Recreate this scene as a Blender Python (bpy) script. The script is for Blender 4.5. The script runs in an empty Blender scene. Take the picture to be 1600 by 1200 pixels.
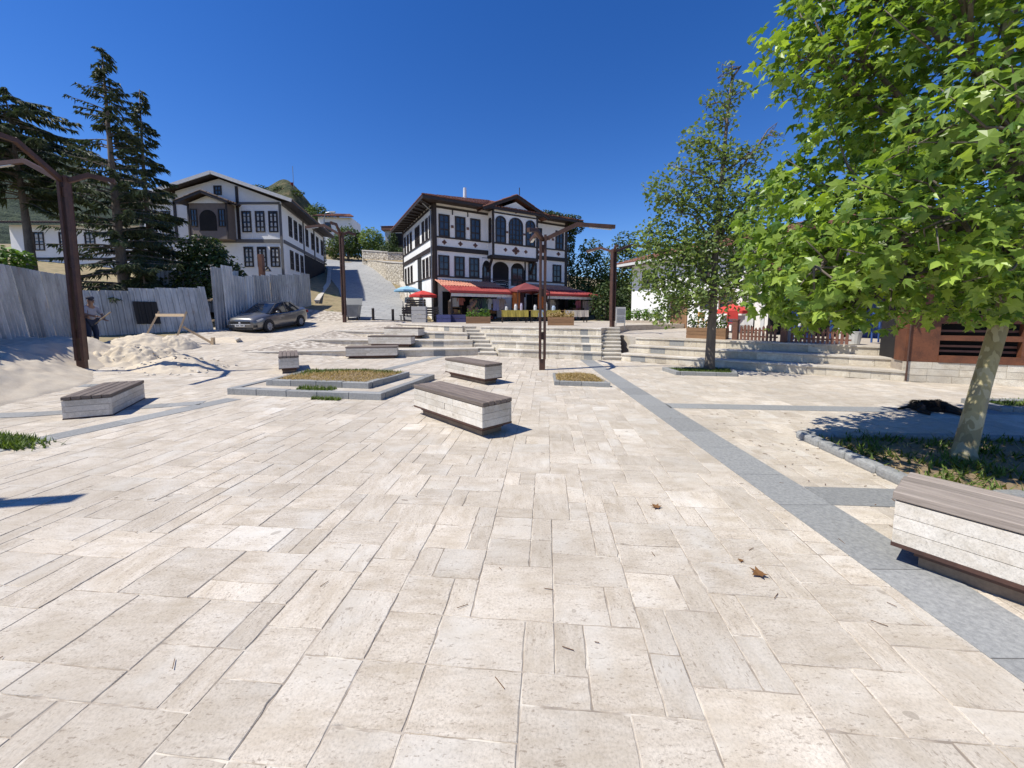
import bpy, bmesh, math, random
import numpy as np
from mathutils import Vector, Matrix
R = math.radians
rnd = random.Random(7)
sc = bpy.context.scene
C = sc.collection

# ---------------------------------------------------------------- camera, sky, sun, exposure
cam = bpy.data.objects.new('camera', bpy.data.cameras.new('camera')); C.objects.link(cam)
cam.location = (0, 0, 1.65); cam.rotation_euler = (R(90 - 5.3), 0, 0)
cam.data.sensor_width = 36; cam.data.lens = 13.725; cam.data.shift_y = -0.0331
cam.data.clip_start = 0.05; cam.data.clip_end = 5000
sc.camera = cam
SUN_EL, SUN_AZ = 57.0, 19.0            # the sun stands to the left, a little behind the camera
tosun = Vector((-math.cos(R(SUN_EL)) * math.cos(R(SUN_AZ)), -math.cos(R(SUN_EL)) * math.sin(R(SUN_AZ)), math.sin(R(SUN_EL))))
world = bpy.data.worlds.new('World'); sc.world = world; world.use_nodes = True
wn = world.node_tree.nodes; bg = wn['Background']
sky = wn.new('ShaderNodeTexSky'); sky.sky_type = 'NISHITA'; sky.sun_disc = False
sky.sun_elevation = R(SUN_EL); sky.sun_rotation = math.atan2(tosun.x, tosun.y)
sky.altitude = 900; sky.air_density = 1.0; sky.dust_density = 0.1; sky.ozone_density = 4.0
hs = wn.new('ShaderNodeHueSaturation'); hs.inputs['Saturation'].default_value = 1.30; hs.inputs['Hue'].default_value = 0.514   # one even saturation for the whole sky, as the phone records it
world.node_tree.links.new(sky.outputs[0], hs.inputs['Color']); world.node_tree.links.new(hs.outputs[0], bg.inputs[0]); bg.inputs[1].default_value = 0.112
sl = bpy.data.lights.new('sun', 'SUN'); sl.energy = 4.3; sl.angle = R(0.53); sl.color = (1, 0.955, 0.855)
so = bpy.data.objects.new('sun', sl); C.objects.link(so); so.rotation_euler = (-tosun).to_track_quat('-Z', 'Y').to_euler()
vs = sc.view_settings; vs.view_transform = 'Standard'; vs.look = 'None'; vs.exposure = 0.44; vs.gamma = 1.0; vs.use_curve_mapping = False

# ---------------------------------------------------------------- mesh helpers
wloc = {}
class Fr:                                # a facade frame: u along the wall, v up, w outward
    def __init__(s, o, U, N=None):
        s.o = Vector(o); s.U = Vector((U[0], U[1], 0)).normalized()
        s.N = Vector((N[0], N[1], 0)).normalized() if N else Vector((s.U.y, -s.U.x, 0))
    def p(s, u, v, w=0): return s.o + s.U * u + s.N * w + Vector((0, 0, v))
class MB:
    def __init__(s): s.v = []; s.f = []; s.t = []
    def face(s, pts, t=None):
        n = len(s.v); s.v += [tuple(p) for p in pts]; s.f.append(tuple(range(n, n + len(pts)))); s.t.append(t)
    def hexa(s, p, t=None, skip_bottom=False):  # p: 4 lower, 4 upper
        n = len(s.v); s.v += [tuple(q) for q in p]
        fs = [(4, 5, 6, 7), (0, 1, 5, 4), (1, 2, 6, 5), (2, 3, 7, 6), (3, 0, 4, 7)] + ([] if skip_bottom else [(3, 2, 1, 0)])
        for f in fs: s.f.append(tuple(n + i for i in f)); s.t.append(t)
        return s
    def box(s, a, b, t=None):
        x0, y0, z0 = a; x1, y1, z1 = b
        return s.hexa([(x0, y0, z0), (x1, y0, z0), (x1, y1, z0), (x0, y1, z0), (x0, y0, z1), (x1, y0, z1), (x1, y1, z1), (x0, y1, z1)], t)
    def fbox(s, F, u0, u1, v0, v1, w0, w1, t=None):
        P = F.p
        return s.hexa([P(u0, v0, w1), P(u1, v0, w1), P(u1, v0, w0), P(u0, v0, w0), P(u0, v1, w1), P(u1, v1, w1), P(u1, v1, w0), P(u0, v1, w0)], t)
    def bar(s, a, b, w, h, up=(0, 0, 1), t=None):   # rectangular bar from a to b
        a = Vector(a); b = Vector(b); d = (b - a).normalized(); up = Vector(up)
        x = d.cross(up)
        if x.length < 1e-4: x = d.cross(Vector((0, 1, 0)))
        x.normalize(); y = x.cross(d); x = x * w / 2; y = y * h / 2
        return s.hexa([a - x - y, a + x - y, b + x - y, b - x - y, a - x + y, a + x + y, b + x + y, b - x + y], t)
    def prism(s, poly, z0, z1, t=None, bottom=False):
        n = len(poly); f0 = z0 if callable(z0) else (lambda x, y: z0); f1 = z1 if callable(z1) else (lambda x, y: z1)
        b = len(s.v); s.v += [(x, y, f0(x, y)) for x, y in poly] + [(x, y, f1(x, y)) for x, y in poly]
        s.f.append(tuple(b + n + i for i in range(n))); s.t.append(t)
        for i in range(n): j = (i + 1) % n; s.f.append((b + i, b + j, b + n + j, b + n + i)); s.t.append(t)
        if bottom: s.f.append(tuple(b + i for i in reversed(range(n)))); s.t.append(t)
        return s
    def tube(s, pts, rad, n=8, cap=True, t=None):
        pts = [Vector(p) for p in pts]
        if not hasattr(rad, '__len__'): rad = [rad] * len(pts)
        b = len(s.v)
        for i, p in enumerate(pts):
            d = (pts[min(i + 1, len(pts) - 1)] - pts[max(i - 1, 0)]).normalized()
            x = d.cross(Vector((0, 0, 1)));
            if x.length < 0.05: x = d.cross(Vector((0, 1, 0)))
            x.normalize(); y = d.cross(x)
            for k in range(n):
                a = 2 * math.pi * k / n; s.v.append(tuple(p + (x * math.cos(a) + y * math.sin(a)) * rad[i]))
        for i in range(len(pts) - 1):
            for k in range(n):
                k2 = (k + 1) % n; s.f.append((b + i * n + k, b + (i + 1) * n + k, b + (i + 1) * n + k2, b + i * n + k2)); s.t.append(t)
        if cap:
            s.f.append(tuple(b + k for k in range(n))); s.t.append(t)
            e = b + (len(pts) - 1) * n; s.f.append(tuple(e + k for k in reversed(range(n)))); s.t.append(t)
        return s
    def ball(s, c, r, nu=10, nv=7, t=None):
        if not hasattr(r, '__len__'): r = (r, r, r)
        b = len(s.v)
        for j in range(nv + 1):
            th = math.pi * j / nv
            for i in range(nu):
                ph = 2 * math.pi * i / nu
                s.v.append((c[0] + r[0] * math.sin(th) * math.cos(ph), c[1] + r[1] * math.sin(th) * math.sin(ph), c[2] + r[2] * math.cos(th)))
        for j in range(nv):
            for i in range(nu):
                i2 = (i + 1) % nu; s.f.append((b + j * nu + i, b + (j + 1) * nu + i, b + (j + 1) * nu + i2, b + j * nu + i2)); s.t.append(t)
        return s
    def mesh(s, name, mat, off=(0, 0, 0), smooth=False):
        me = bpy.data.meshes.new(name)
        v = np.array(s.v, dtype=float).reshape(-1, 3) - np.array(off)
        me.from_pydata(v.tolist(), [], s.f)
        if any(t is not None for t in s.t):
            at = me.color_attributes.new('tint', 'FLOAT_COLOR', 'CORNER')
            col = []
            for f, t in zip(s.f, s.t): col += list((t or (0.5, 0, 0)) + (1.0,)) * len(f)
            at.data.foreach_set('color', col)
        if mat is not None: me.materials.append(mat)
        if smooth: me.polygons.foreach_set('use_smooth', [True] * len(me.polygons))
        me.update(); return me
    def build(s, name, mat, parent=None, smooth=False, at=None, fix=True):
        off = wloc[parent] if parent else (at or (0, 0, 0))
        me = s.mesh(name, mat, off, smooth)
        if fix:
            bm = bmesh.new(); bm.from_mesh(me); bmesh.ops.recalc_face_normals(bm, faces=bm.faces); bm.to_mesh(me); bm.free()
        return link(name, me, parent, off)
def link(name, me, parent=None, off=(0, 0, 0)):
    o = bpy.data.objects.new(name, me); C.objects.link(o); wloc[o] = tuple(off)
    if parent: o.parent = parent
    else: o.location = off
    return o
def tag(o, label, cat=None, group=None, kind=None):
    if label: o['label'] = label
    if cat: o['category'] = cat
    if group: o['group'] = group
    if kind: o['kind'] = kind
    return o
def thing(name, loc, label, cat, group=None):
    o = bpy.data.objects.new(name, None); C.objects.link(o); o.location = loc; o.empty_display_size = 0.2
    wloc[o] = tuple(loc); return tag(o, label, cat, group)
def dup(root, loc, rz=0.0, scale=1.0, label=None):
    r = root.copy(); C.objects.link(r); r.location = loc; r.rotation_euler = (0, 0, rz); r.scale = (scale,) * 3 if not hasattr(scale, '__len__') else scale
    if label: r['label'] = label
    for ch in root.children:
        c = ch.copy(); C.objects.link(c); c.parent = r
        for g in ch.children:
            d = g.copy(); C.objects.link(d); d.parent = c
    return r

# ---------------------------------------------------------------- materials
class NT:
    def __init__(s, name):
        s.m = bpy.data.materials.new(name); s.m.use_nodes = True; s.t = s.m.node_tree; s.n = s.t.nodes; s.b = s.n['Principled BSDF']; s.out = s.n['Material Output']
    def new(s, kind, **kw):
        n = s.n.new(kind)
        for k, v in kw.items():
            if k.startswith('i_'):
                key = k[2:]; key = int(key) if key.isdigit() else key
                n.inputs[key].default_value = v
            else: setattr(n, k, v)
        return n
    def l(s, a, b): s.t.links.new(a, b)
    def noise(s, vec, scale, detail=4, rough=0.55):
        n = s.new('ShaderNodeTexNoise'); n.inputs['Scale'].default_value = scale; n.inputs['Detail'].default_value = detail; n.inputs['Roughness'].default_value = rough
        if vec is not None: s.l(vec, n.inputs['Vector'])
        return n.outputs['Fac']
    def ramp(s, fac, stops):
        r = s.new('ShaderNodeValToRGB'); e = r.color_ramp.elements
        while len(e) < len(stops): e.new(0.5)
        for q, (p, c) in zip(e, stops): q.position = p; q.color = (c[0], c[1], c[2], 1) if hasattr(c, '__len__') else (c, c, c, 1)
        s.l(fac, r.inputs[0]); return r.outputs[0]
    def mix(s, fac, a, b, mode='MIX'):
        m = s.new('ShaderNodeMix', data_type='RGBA', blend_type=mode)
        for sock, val in ((m.inputs[0], fac), (m.inputs[6], a), (m.inputs[7], b)):
            if hasattr(val, 'links'): s.l(val, sock)
            elif hasattr(val, '__len__'): sock.default_value = (*val[:3], 1)
            else: sock.default_value = val
        return m.outputs[2]
    def math(s, op, a, b=0.0, clamp=False):
        m = s.new('ShaderNodeMath', operation=op); m.use_clamp = clamp
        for i, val in enumerate((a, b)):
            if hasattr(val, 'links'): s.l(val, m.inputs[i])
            else: m.inputs[i].default_value = val
        return m.outputs[0]
    def bump(s, h, strength=0.3, dist=0.01):
        b = s.new('ShaderNodeBump'); b.inputs['Strength'].default_value = strength; b.inputs['Distance'].default_value = dist
        s.l(h, b.inputs['Height']); s.l(b.outputs[0], s.b.inputs['Normal'])
    def mapping(s, vec, scale=(1, 1, 1)):
        m = s.new('ShaderNodeMapping'); m.inputs['Scale'].default_value = scale; s.l(vec, m.inputs['Vector']); return m.outputs[0]
    def pos(s): return s.new('ShaderNodeNewGeometry').outputs['Position']
    def obj(s): return s.new('ShaderNodeTexCoord').outputs['Object']
def flat(name, c1, c2=None, scale=6, rough=0.7, metal=0.0, bump=0.0, stretch=(1, 1, 1), fine=60, spec=0.5, per_obj=0.0, world_pos=True, coat=0):
    q = NT(name); c2 = c2 or tuple(x * 0.75 for x in c1)
    v = q.mapping(q.pos() if world_pos else q.obj(), stretch)
    a = q.noise(v, scale, 6, 0.6); b = q.noise(v, fine, 3, 0.6)
    f = q.math('ADD', q.math('MULTIPLY', a, 0.65), q.math('MULTIPLY', b, 0.35))
    col = q.ramp(f, [(0.34, c2), (0.66, c1)])
    if per_obj:
        oi = q.new('ShaderNodeObjectInfo'); k = q.math('MULTIPLY_ADD', oi.outputs['Random'], per_obj); k.node.inputs[2].default_value = 1 - per_obj / 2
        col = q.mix(1.0, col, k, 'MULTIPLY')
    q.l(col, q.b.inputs['Base Color']); q.b.inputs['Roughness'].default_value = rough; q.b.inputs['Metallic'].default_value = metal
    q.b.inputs['Specular IOR Level'].default_value = spec
    if coat: q.b.inputs['Coat Weight'].default_value = coat; q.b.inputs['Coat Roughness'].default_value = 0.05
    if bump: q.bump(f, bump, 0.01)
    return q.m
def travertine(name, dark, light, pit=1.0, gain=0.30):
    q = NT(name); at = q.new('ShaderNodeAttribute', attribute_name='tint'); sp = q.new('ShaderNodeSeparateColor'); q.l(at.outputs['Color'], sp.inputs[0])
    ps = q.pos(); s2 = q.new('ShaderNodeSeparateXYZ'); q.l(ps, s2.inputs[0]); cb = q.new('ShaderNodeCombineXYZ')
    q.l(s2.outputs['Y'], cb.inputs['X']); q.l(s2.outputs['X'], cb.inputs['Y']); q.l(s2.outputs['Z'], cb.inputs['Z'])
    v = q.mix(sp.outputs[1], ps, cb.outputs[0])
    off = q.new('ShaderNodeVectorMath', operation='MULTIPLY_ADD'); off.inputs[1].default_value = (37, 19, 5)
    cbo = q.new('ShaderNodeCombineXYZ')
    for i in range(3): q.l(sp.outputs[2], cbo.inputs[i])
    q.l(cbo.outputs[0], off.inputs[0]); q.l(v, off.inputs[2]); v = off.outputs[0]
    st = q.noise(q.mapping(v, (5.5, 17, 17)), 1.0, 6, 0.65)
    cl = q.noise(v, 3.5, 3, 0.5)
    p1 = q.noise(q.mapping(v, (34, 88, 50)), 1.0, 3, 0.6)
    pits = q.math('MULTIPLY', q.math('GREATER_THAN', p1, 0.625), q.math('GREATER_THAN', q.noise(q.mapping(v, (3, 9, 5)), 1.0, 2), 0.46))
    f = q.math('ADD', q.math('MULTIPLY', st, 0.6), q.math('MULTIPLY', cl, 0.4))
    col = q.ramp(f, [(0.36, dark), (0.5, tuple((a * .8 + b * 1.2) / 2 for a, b in zip(dark, light))), (0.62, light)])
    k = q.math('MULTIPLY_ADD', sp.outputs[0], gain); k.node.inputs[2].default_value = 1 - gain / 2
    gr_ = q.noise(ps, 75, 4, 0.8); col = q.mix(1.0, col, q.ramp(gr_, [(0.32, 0.66), (0.48, 0.96), (0.68, 1.14)]), 'MULTIPLY')
    bandn = q.noise(q.mapping(v, (3.2, 7, 7)), 1.0, 4, 0.6); col = q.mix(q.math('MULTIPLY', q.math('SUBTRACT', bandn, 0.48, True), 2.0, True), col, (0.43, 0.36, 0.265))
    cl2 = q.noise(v, 1.8, 4, 0.6); col = q.mix(q.math('MULTIPLY', q.math('SUBTRACT', cl2, 0.5, True), 2.6, True), col, (0.64, 0.615, 0.56))
    col = q.mix(1.0, col, k, 'MULTIPLY')
    dirt = q.noise(ps, 0.55, 5, 0.6)                          # trodden dirt that crosses the joints
    col = q.mix(q.math('MULTIPLY', q.math('SUBTRACT', dirt, 0.44, True), 2.0), col, (0.36, 0.31, 0.245))
    spots = q.math('GREATER_THAN', q.noise(ps, 7.0, 1, 0.4), 0.765)
    col = q.mix(q.math('MULTIPLY', spots, 0.45), col, (0.22, 0.18, 0.14))
    col = q.mix(q.math('MULTIPLY', pits, 0.62 * pit), col, (0.22, 0.17, 0.125))
    q.l(col, q.b.inputs['Base Color']); q.b.inputs['Roughness'].default_value = 0.72; q.b.inputs['Specular IOR Level'].default_value = 0.3
    h = q.math('SUBTRACT', q.math('MULTIPLY', st, 0.35), pits); q.bump(h, 0.35, 0.004)
    return q.m
def leafmat(name, c1, c2, trans=0.35, rough=0.45, tcol=None):
    q = NT(name); at = q.new('ShaderNodeAttribute', attribute_name='tint'); sp = q.new('ShaderNodeSeparateColor'); q.l(at.outputs['Color'], sp.inputs[0])
    oi = q.new('ShaderNodeObjectInfo'); f = q.math('ADD', sp.outputs[0], q.math('MULTIPLY', oi.outputs['Random'], sp.outputs[1]))
    col = q.ramp(f, [(0.0, c2), (0.75, c1), (1.0, tuple(min(1, x * 1.35) for x in c1))])
    col = q.mix(q.math('MULTIPLY', q.noise(q.pos(), 30, 3), 0.35), col, tuple(x * 0.55 for x in c2))
    q.l(col, q.b.inputs['Base Color']); q.b.inputs['Roughness'].default_value = rough; q.b.inputs['Specular IOR Level'].default_value = 0.35
    tr = q.new('ShaderNodeBsdfTranslucent'); tc = q.mix(1.0, col, tcol or (1.3, 1.35, 0.5), 'MULTIPLY'); q.l(tc, tr.inputs[0])
    mx = q.new('ShaderNodeMixShader'); mx.inputs[0].default_value = trans; q.l(q.b.outputs[0], mx.inputs[1]); q.l(tr.outputs[0], mx.inputs[2]); q.l(mx.outputs[0], q.out.inputs[0])
    return q.m
def zincmat():
    q = NT('galvanised_sheet'); v = q.pos(); oi = q.new('ShaderNodeObjectInfo')
    sep = q.new('ShaderNodeSeparateXYZ'); q.l(v, sep.inputs[0])
    streak = q.noise(q.mapping(v, (2.0, 2.0, 0.35)), 1.6, 5, 0.65); blot = q.noise(q.mapping(v, (1, 1, 0.6)), 2.6, 5, 0.6)
    col = q.ramp(streak, [(0.3, (0.36, 0.375, 0.39)), (0.5, (0.47, 0.485, 0.50)), (0.7, (0.60, 0.61, 0.62))])
    col = q.mix(q.math('MULTIPLY', q.math('SUBTRACT', blot, 0.5, True), 1.8), col, (0.16, 0.155, 0.15))
    k = q.math('MULTIPLY_ADD', oi.outputs['Random'], 0.45); k.node.inputs[2].default_value = 0.72
    col = q.mix(1.0, col, k, 'MULTIPLY')
    rust = q.math('MULTIPLY', q.math('SUBTRACT', q.noise(q.mapping(v, (2, 2, 0.8)), 1.1, 6, 0.7), 0.58, True), 4.0, True)
    col = q.mix(rust, col, (0.24, 0.12, 0.055))
    q.l(col, q.b.inputs['Base Color']); q.b.inputs['Metallic'].default_value = 0.35; q.b.inputs['Roughness'].default_value = 0.5
    q.bump(blot, 0.15, 0.02); return q.m
def woodmat(name, c1, c2, axis_scale=(1, 14, 14), rough=0.75, world_pos=False):
    q = NT(name); v = q.mapping(q.pos() if world_pos else q.obj(), axis_scale); oi = q.new('ShaderNodeObjectInfo')
    g = q.noise(v, 3.0, 7, 0.7); f2 = q.noise(v, 14, 3, 0.6)
    f = q.math('ADD', q.math('MULTIPLY', g, 0.7), q.math('MULTIPLY', f2, 0.3))
    col = q.ramp(f, [(0.33, c2), (0.62, c1)])
    k = q.math('MULTIPLY_ADD', oi.outputs['Random'], 0.4); k.node.inputs[2].default_value = 0.8
    q.l(q.mix(1.0, col, k, 'MULTIPLY'), q.b.inputs['Base Color']); q.b.inputs['Roughness'].default_value = rough; q.bump(f, 0.4, 0.006); return q.m
def glassmat(name, tint=(0.02, 0.025, 0.035), rough=0.08):
    q = NT(name); ng = q.noise(q.pos(), 1.3, 2)
    q.l(q.ramp(ng, [(0.35, tint), (0.7, tuple(x * 2.2 for x in tint))]), q.b.inputs['Base Color']); q.b.inputs['Roughness'].default_value = rough; q.b.inputs['Specular IOR Level'].default_value = 0.7
    q.bump(ng, 0.05, 0.05); return q.m
M = {}
M['trav'] = travertine('travertine_paving', (0.445, 0.378, 0.295), (0.60, 0.535, 0.448), 0.85, 0.17)
M['travwall'] = travertine('travertine_blocks', (0.56, 0.49, 0.38), (0.76, 0.70, 0.58), 0.6, 0.34)
M['travwhite'] = travertine('travertine_pale', (0.56, 0.51, 0.43), (0.73, 0.68, 0.60), 0.4, 0.22)
M['mortar'] = flat('mortar', (0.46, 0.395, 0.32), (0.30, 0.25, 0.20), 9, 0.9)
M['granite'] = flat('grey_granite', (0.335, 0.335, 0.32), (0.185, 0.187, 0.185), 38, 0.7, 0, 0.2, fine=240, per_obj=0.24)
M['rust'] = flat('rusted_steel', (0.115, 0.055, 0.038), (0.055, 0.03, 0.024), 5, 0.6, 0.2, 0.25, fine=40)
M['corten'] = flat('corten_panel', (0.20, 0.072, 0.032), (0.085, 0.032, 0.017), 3, 0.65, 0.1, 0.1, fine=40)
M['plank'] = woodmat('weathered_plank', (0.22, 0.175, 0.145), (0.10, 0.078, 0.066))
M['plankgrey'] = woodmat('silvered_plank', (0.36, 0.305, 0.26), (0.19, 0.155, 0.13))
M['timber'] = flat('dark_timber', (0.040, 0.026, 0.020), (0.018, 0.012, 0.010), 4, 0.6)
M['browntimber'] = flat('brown_timber', (0.20, 0.085, 0.055), (0.10, 0.045, 0.03), 4, 0.6)
M['newwood'] = woodmat('pale_timber', (0.60, 0.47, 0.31), (0.46, 0.33, 0.20))
M['boxwood'] = woodmat('planter_timber', (0.30, 0.17, 0.085), (0.17, 0.09, 0.045))
M['plaster'] = flat('white_limewash', (0.87, 0.86, 0.825), (0.74, 0.72, 0.68), 0.8, 0.85, 0, 0.12, fine=9)
M['plaster2'] = flat('white_paint', (0.87, 0.86, 0.84), (0.76, 0.75, 0.73), 0.9, 0.85, 0, 0.12, fine=9)
M['tile'] = flat('clay_tile', (0.26, 0.105, 0.065), (0.13, 0.055, 0.038), 2.5, 0.8, 0, 0.2, fine=14)
M['redtile'] = flat('red_awning_tile', (0.40, 0.06, 0.05), (0.27, 0.04, 0.035), 1.5, 0.5, 0, 0.1, fine=16)
M['glass'] = glassmat('window_glass')
M['carglass'] = glassmat('car_glass', (0.012, 0.014, 0.016), 0.03)
M['sand'] = flat('pale_sand', (0.62, 0.54, 0.42), (0.48, 0.405, 0.31), 3, 0.95, 0, 0.6, fine=45)
def settmat():
    q = NT('concrete_setts'); b = q.new('ShaderNodeTexBrick'); b.inputs['Scale'].default_value = 1.0; b.inputs['Brick Width'].default_value = 1.1; b.inputs['Row Height'].default_value = .42; b.inputs['Mortar Size'].default_value = .03
    b.inputs['Color1'].default_value = (.42, .42, .41, 1); b.inputs['Color2'].default_value = (.33, .335, .335, 1); b.inputs['Mortar'].default_value = (.22, .22, .215, 1); q.l(q.pos(), b.inputs['Vector'])
    n = q.noise(q.pos(), .9, 6, .6); col = q.mix(q.math('MULTIPLY', n, .7), b.outputs['Color'], (.24, .235, .225)); q.l(col, q.b.inputs['Base Color']); q.b.inputs['Roughness'].default_value = .9; q.bump(n, .3, .03); return q.m
M['road'] = settmat()
M['road_old'] = flat('concrete_plain', (0.34, 0.345, 0.35), (0.26, 0.265, 0.27), 1.5, 0.85, 0, 0.2, fine=20)
M['zinc'] = zincmat()
M['dark'] = flat('interior_shade', (0.016, 0.014, 0.013), (0.007, 0.006, 0.006), 3, 0.9)  # near-black colour stands in for the shade of interiors and recesses
def barkmat():
    q = NT('plane_bark'); ps = q.mapping(q.pos(), (1, 1, .55)); n = q.noise(ps, 9, 5, .6); v = q.new('ShaderNodeTexVoronoi'); v.inputs['Scale'].default_value = 13; wv = q.new('ShaderNodeVectorMath', operation='ADD'); q.l(ps, wv.inputs[0])
    nc = q.new('ShaderNodeTexNoise'); nc.inputs['Scale'].default_value = 12; q.l(ps, nc.inputs['Vector']); sc_ = q.new('ShaderNodeVectorMath', operation='SCALE'); sc_.inputs['Scale'].default_value = .16; q.l(nc.outputs['Color'], sc_.inputs[0]); q.l(sc_.outputs[0], wv.inputs[1]); q.l(wv.outputs[0], v.inputs['Vector'])
    sp = q.new('ShaderNodeSeparateColor'); q.l(v.outputs['Color'], sp.inputs[0])
    col = q.ramp(sp.outputs[0], [(0.0, (.20, .165, .085)), (.35, (.36, .31, .16)), (.62, (.46, .40, .22)), (.85, (.56, .51, .34)), (1.0, (.30, .27, .18))])
    col = q.mix(q.math('MULTIPLY', n, .45), col, (.26, .22, .12)); fz = q.new('ShaderNodeSeparateXYZ'); q.l(q.pos(), fz.inputs[0])
    q.l(col, q.b.inputs['Base Color']); q.b.inputs['Roughness'].default_value = .85; q.bump(q.math('ADD', q.math('MULTIPLY', sp.outputs[0], .6), n), .5, .02); return q.m
M['bark'] = barkmat()
M['darktile'] = flat('dark_tile', (0.13, 0.085, 0.065), (0.07, 0.048, 0.04), 2.5, 0.85, 0, 0.2, fine=14)
M['bark2'] = flat('grey_bark', (0.20, 0.165, 0.13), (0.09, 0.072, 0.06), 9, 0.9, 0, 0.7, (1, 1, 0.3), 30)
M['needle'] = leafmat('spruce_needles', (0.105, 0.135, 0.065), (0.042, 0.060, 0.032), 0.2, 0.6)
M['leaf'] = leafmat('plane_leaf', (0.33, 0.44, 0.080), (0.095, 0.185, 0.036), 0.42, 0.36)
M['leaf2'] = leafmat('plane_leaf_dusty', (0.27, 0.345, 0.11), (0.12, 0.185, 0.065), 0.38, 0.5)
M['foliage'] = leafmat('dark_foliage', (0.13, 0.19, 0.045), (0.04, 0.07, 0.02), 0.28, 0.55)
M['shrub'] = leafmat('shrub_foliage', (0.095, 0.14, 0.04), (0.03, 0.055, 0.018), 0.22, 0.55)
M['vine'] = leafmat('vine_leaf', (0.16, 0.28, 0.04), (0.05, 0.11, 0.02), 0.3, 0.5)
M['grass'] = leafmat('grass_blades', (0.14, 0.20, 0.035), (0.05, 0.09, 0.018), 0.3, 0.6)
M['straw'] = leafmat('dry_grass', (0.48, 0.36, 0.17), (0.30, 0.20, 0.09), 0.25, 0.7)
M['soil'] = flat('dry_soil', (0.30, 0.22, 0.13), (0.17, 0.12, 0.07), 7, 0.95, 0, 0.6)
M['drygrass'] = flat('dry_slope', (0.36, 0.27, 0.14), (0.24, 0.18, 0.09), 1.2, 0.95, 0, 0.4, fine=8)
M['steel'] = flat('grey_steel', (0.30, 0.31, 0.32), (0.20, 0.21, 0.22), 4, 0.45, 0.5)
M['black'] = flat('black_rubber', (0.018, 0.018, 0.02), (0.01, 0.01, 0.011), 8, 0.7)
def plain(name, c, rough=0.7, bump=0.0):
    if name not in M: M[name] = flat(name, c, tuple(x * 0.78 for x in c), 5, rough, 0, bump)
    return M[name]

# ---------------------------------------------------------------- terrain
CP = [(x, y, 0) for x in (-7, -3, 2, 8, 14) for y in (-3, 3, 7, 11)] + [(-4, 14, 0), (0, 15, 0), (4, 13, 0), (10, 9.5, 0), (-6.4, 13.2, 0), (-4, 18, 0), (0, 20, 0), (8, 15, 0), (-8, 8, 0), (-7.5, 11, 0)]
CP += [(-9.6, 14, .27), (-9.1, 16.85, .55), (-8.7, 19.4, .83), (-6.5, 22.5, 1.05), (-9.9, 24.5, 1.17), (-12.7, 20.5, .68), (-12.5, 23, .92), (-11.2, 10.1, .16), (-15, 14, .5), (-17, 16, .65),
       (-14.8, 19.5, .88), (-14.7, 28.7, 2.26), (-10, 8, .16), (-13, 9, .45), (-11, 5, .12), (-14, 3, .1), (-10, 30, 2.2), (-15, 40, 4.9), (-23, 55, 8.7), (-8.6, 27, 1.45), (-5.5, 28, 1.05), (0, 27, 1.0), (4.4, 31, 1.0),
       (-3, 22, 1.0), (8, 24, .8), (-18.3, 31, 4.2), (-29, 31, 4.2), (-20, 25, 2.6), (-26, 20, 2.0), (-22, 14, 1.2), (-10.3, 37.7, 3.2), (-6, 45, 6.0), (-20, 44, 6.2), (-30, 55, 10), (-14, 47, 7.5), (0, 55, 9), (15, 45, 2), (15, 25, .8), (15, 12, .1), (25, 5, 0), (25, 25, 1), (-30, 5, 1), (25, 60, 4)]
cpa = np.array(CP, float); nC = len(CP)
_r = np.linalg.norm(cpa[:, None, :2] - cpa[None, :, :2], axis=2)
_K = np.block([[_r, np.c_[np.ones(nC), cpa[:, :2]]], [np.r_[np.ones((1, nC)), cpa[:, :2].T], np.zeros((3, 3))]])
_w = np.linalg.solve(_K, np.r_[cpa[:, 2], np.zeros(3)])
def terr(x, y):
    r = np.hypot(cpa[:, 0] - x, cpa[:, 1] - y)
    z = float(r @ _w[:nC] + _w[nC] + _w[nC + 1] * x + _w[nC + 2] * y)
    if y < 22 and x > -9: z = z - 0.02 * min(1, (x + 9))
    return max(0.0, z)
gx = np.concatenate([np.linspace(-60, -18, 22)[:-1], np.linspace(-18, 14, 81), np.linspace(14, 45, 16)[1:]])
gy_ = np.concatenate([np.linspace(-12, 0, 9)[:-1], np.linspace(0, 32, 81), np.linspace(32, 80, 33)[1:]])
g = MB(); nx = len(gx)
for y in gy_:
    for x in gx: g.v.append((x, y, terr(x, y) - (0.0045 if y < 9 and abs(x) < 6.5 else 0.011)))
for j in range(len(gy_) - 1):
    for i in range(nx - 1): g.f.append((j * nx + i, j * nx + i + 1, (j + 1) * nx + i + 1, (j + 1) * nx + i)); g.t.append(None)
def groundmat():
    q = NT('ground_cover'); s = q.new('ShaderNodeSeparateXYZ'); ps = q.pos(); q.l(ps, s.inputs[0])
    n = q.noise(ps, 1.4, 6); n2 = q.noise(ps, 12, 3)
    paved = q.ramp(q.noise(ps, 5, 5), [(0.38, (0.25, 0.21, 0.17)), (0.5, (0.38, 0.325, 0.265)), (0.62, (0.60, 0.55, 0.47))])
    earth = q.ramp(n, [(0.35, (0.20, 0.16, 0.085)), (0.55, (0.30, 0.235, 0.13)), (0.7, (0.09, 0.11, 0.04))])
    f = q.math('MAXIMUM', q.math('GREATER_THAN', s.outputs['Y'], 27.5), q.math('LESS_THAN', s.outputs['X'], -15.2))
    q.l(q.mix(f, paved, earth), q.b.inputs['Base Color']); q.b.inputs['Roughness'].default_value = 0.92; q.bump(n2, 0.4, 0.02); return q.m
ground = tag(g.build('ground', groundmat(), smooth=True, fix=False), None, kind='structure')
far = MB(); far.face([(-4000, -4000, -3), (4000, -4000, -3), (4000, 4000, -3), (-4000, 4000, -3)])
tag(far.build('terrain', M['drygrass'], fix=False), None, kind='structure')

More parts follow.
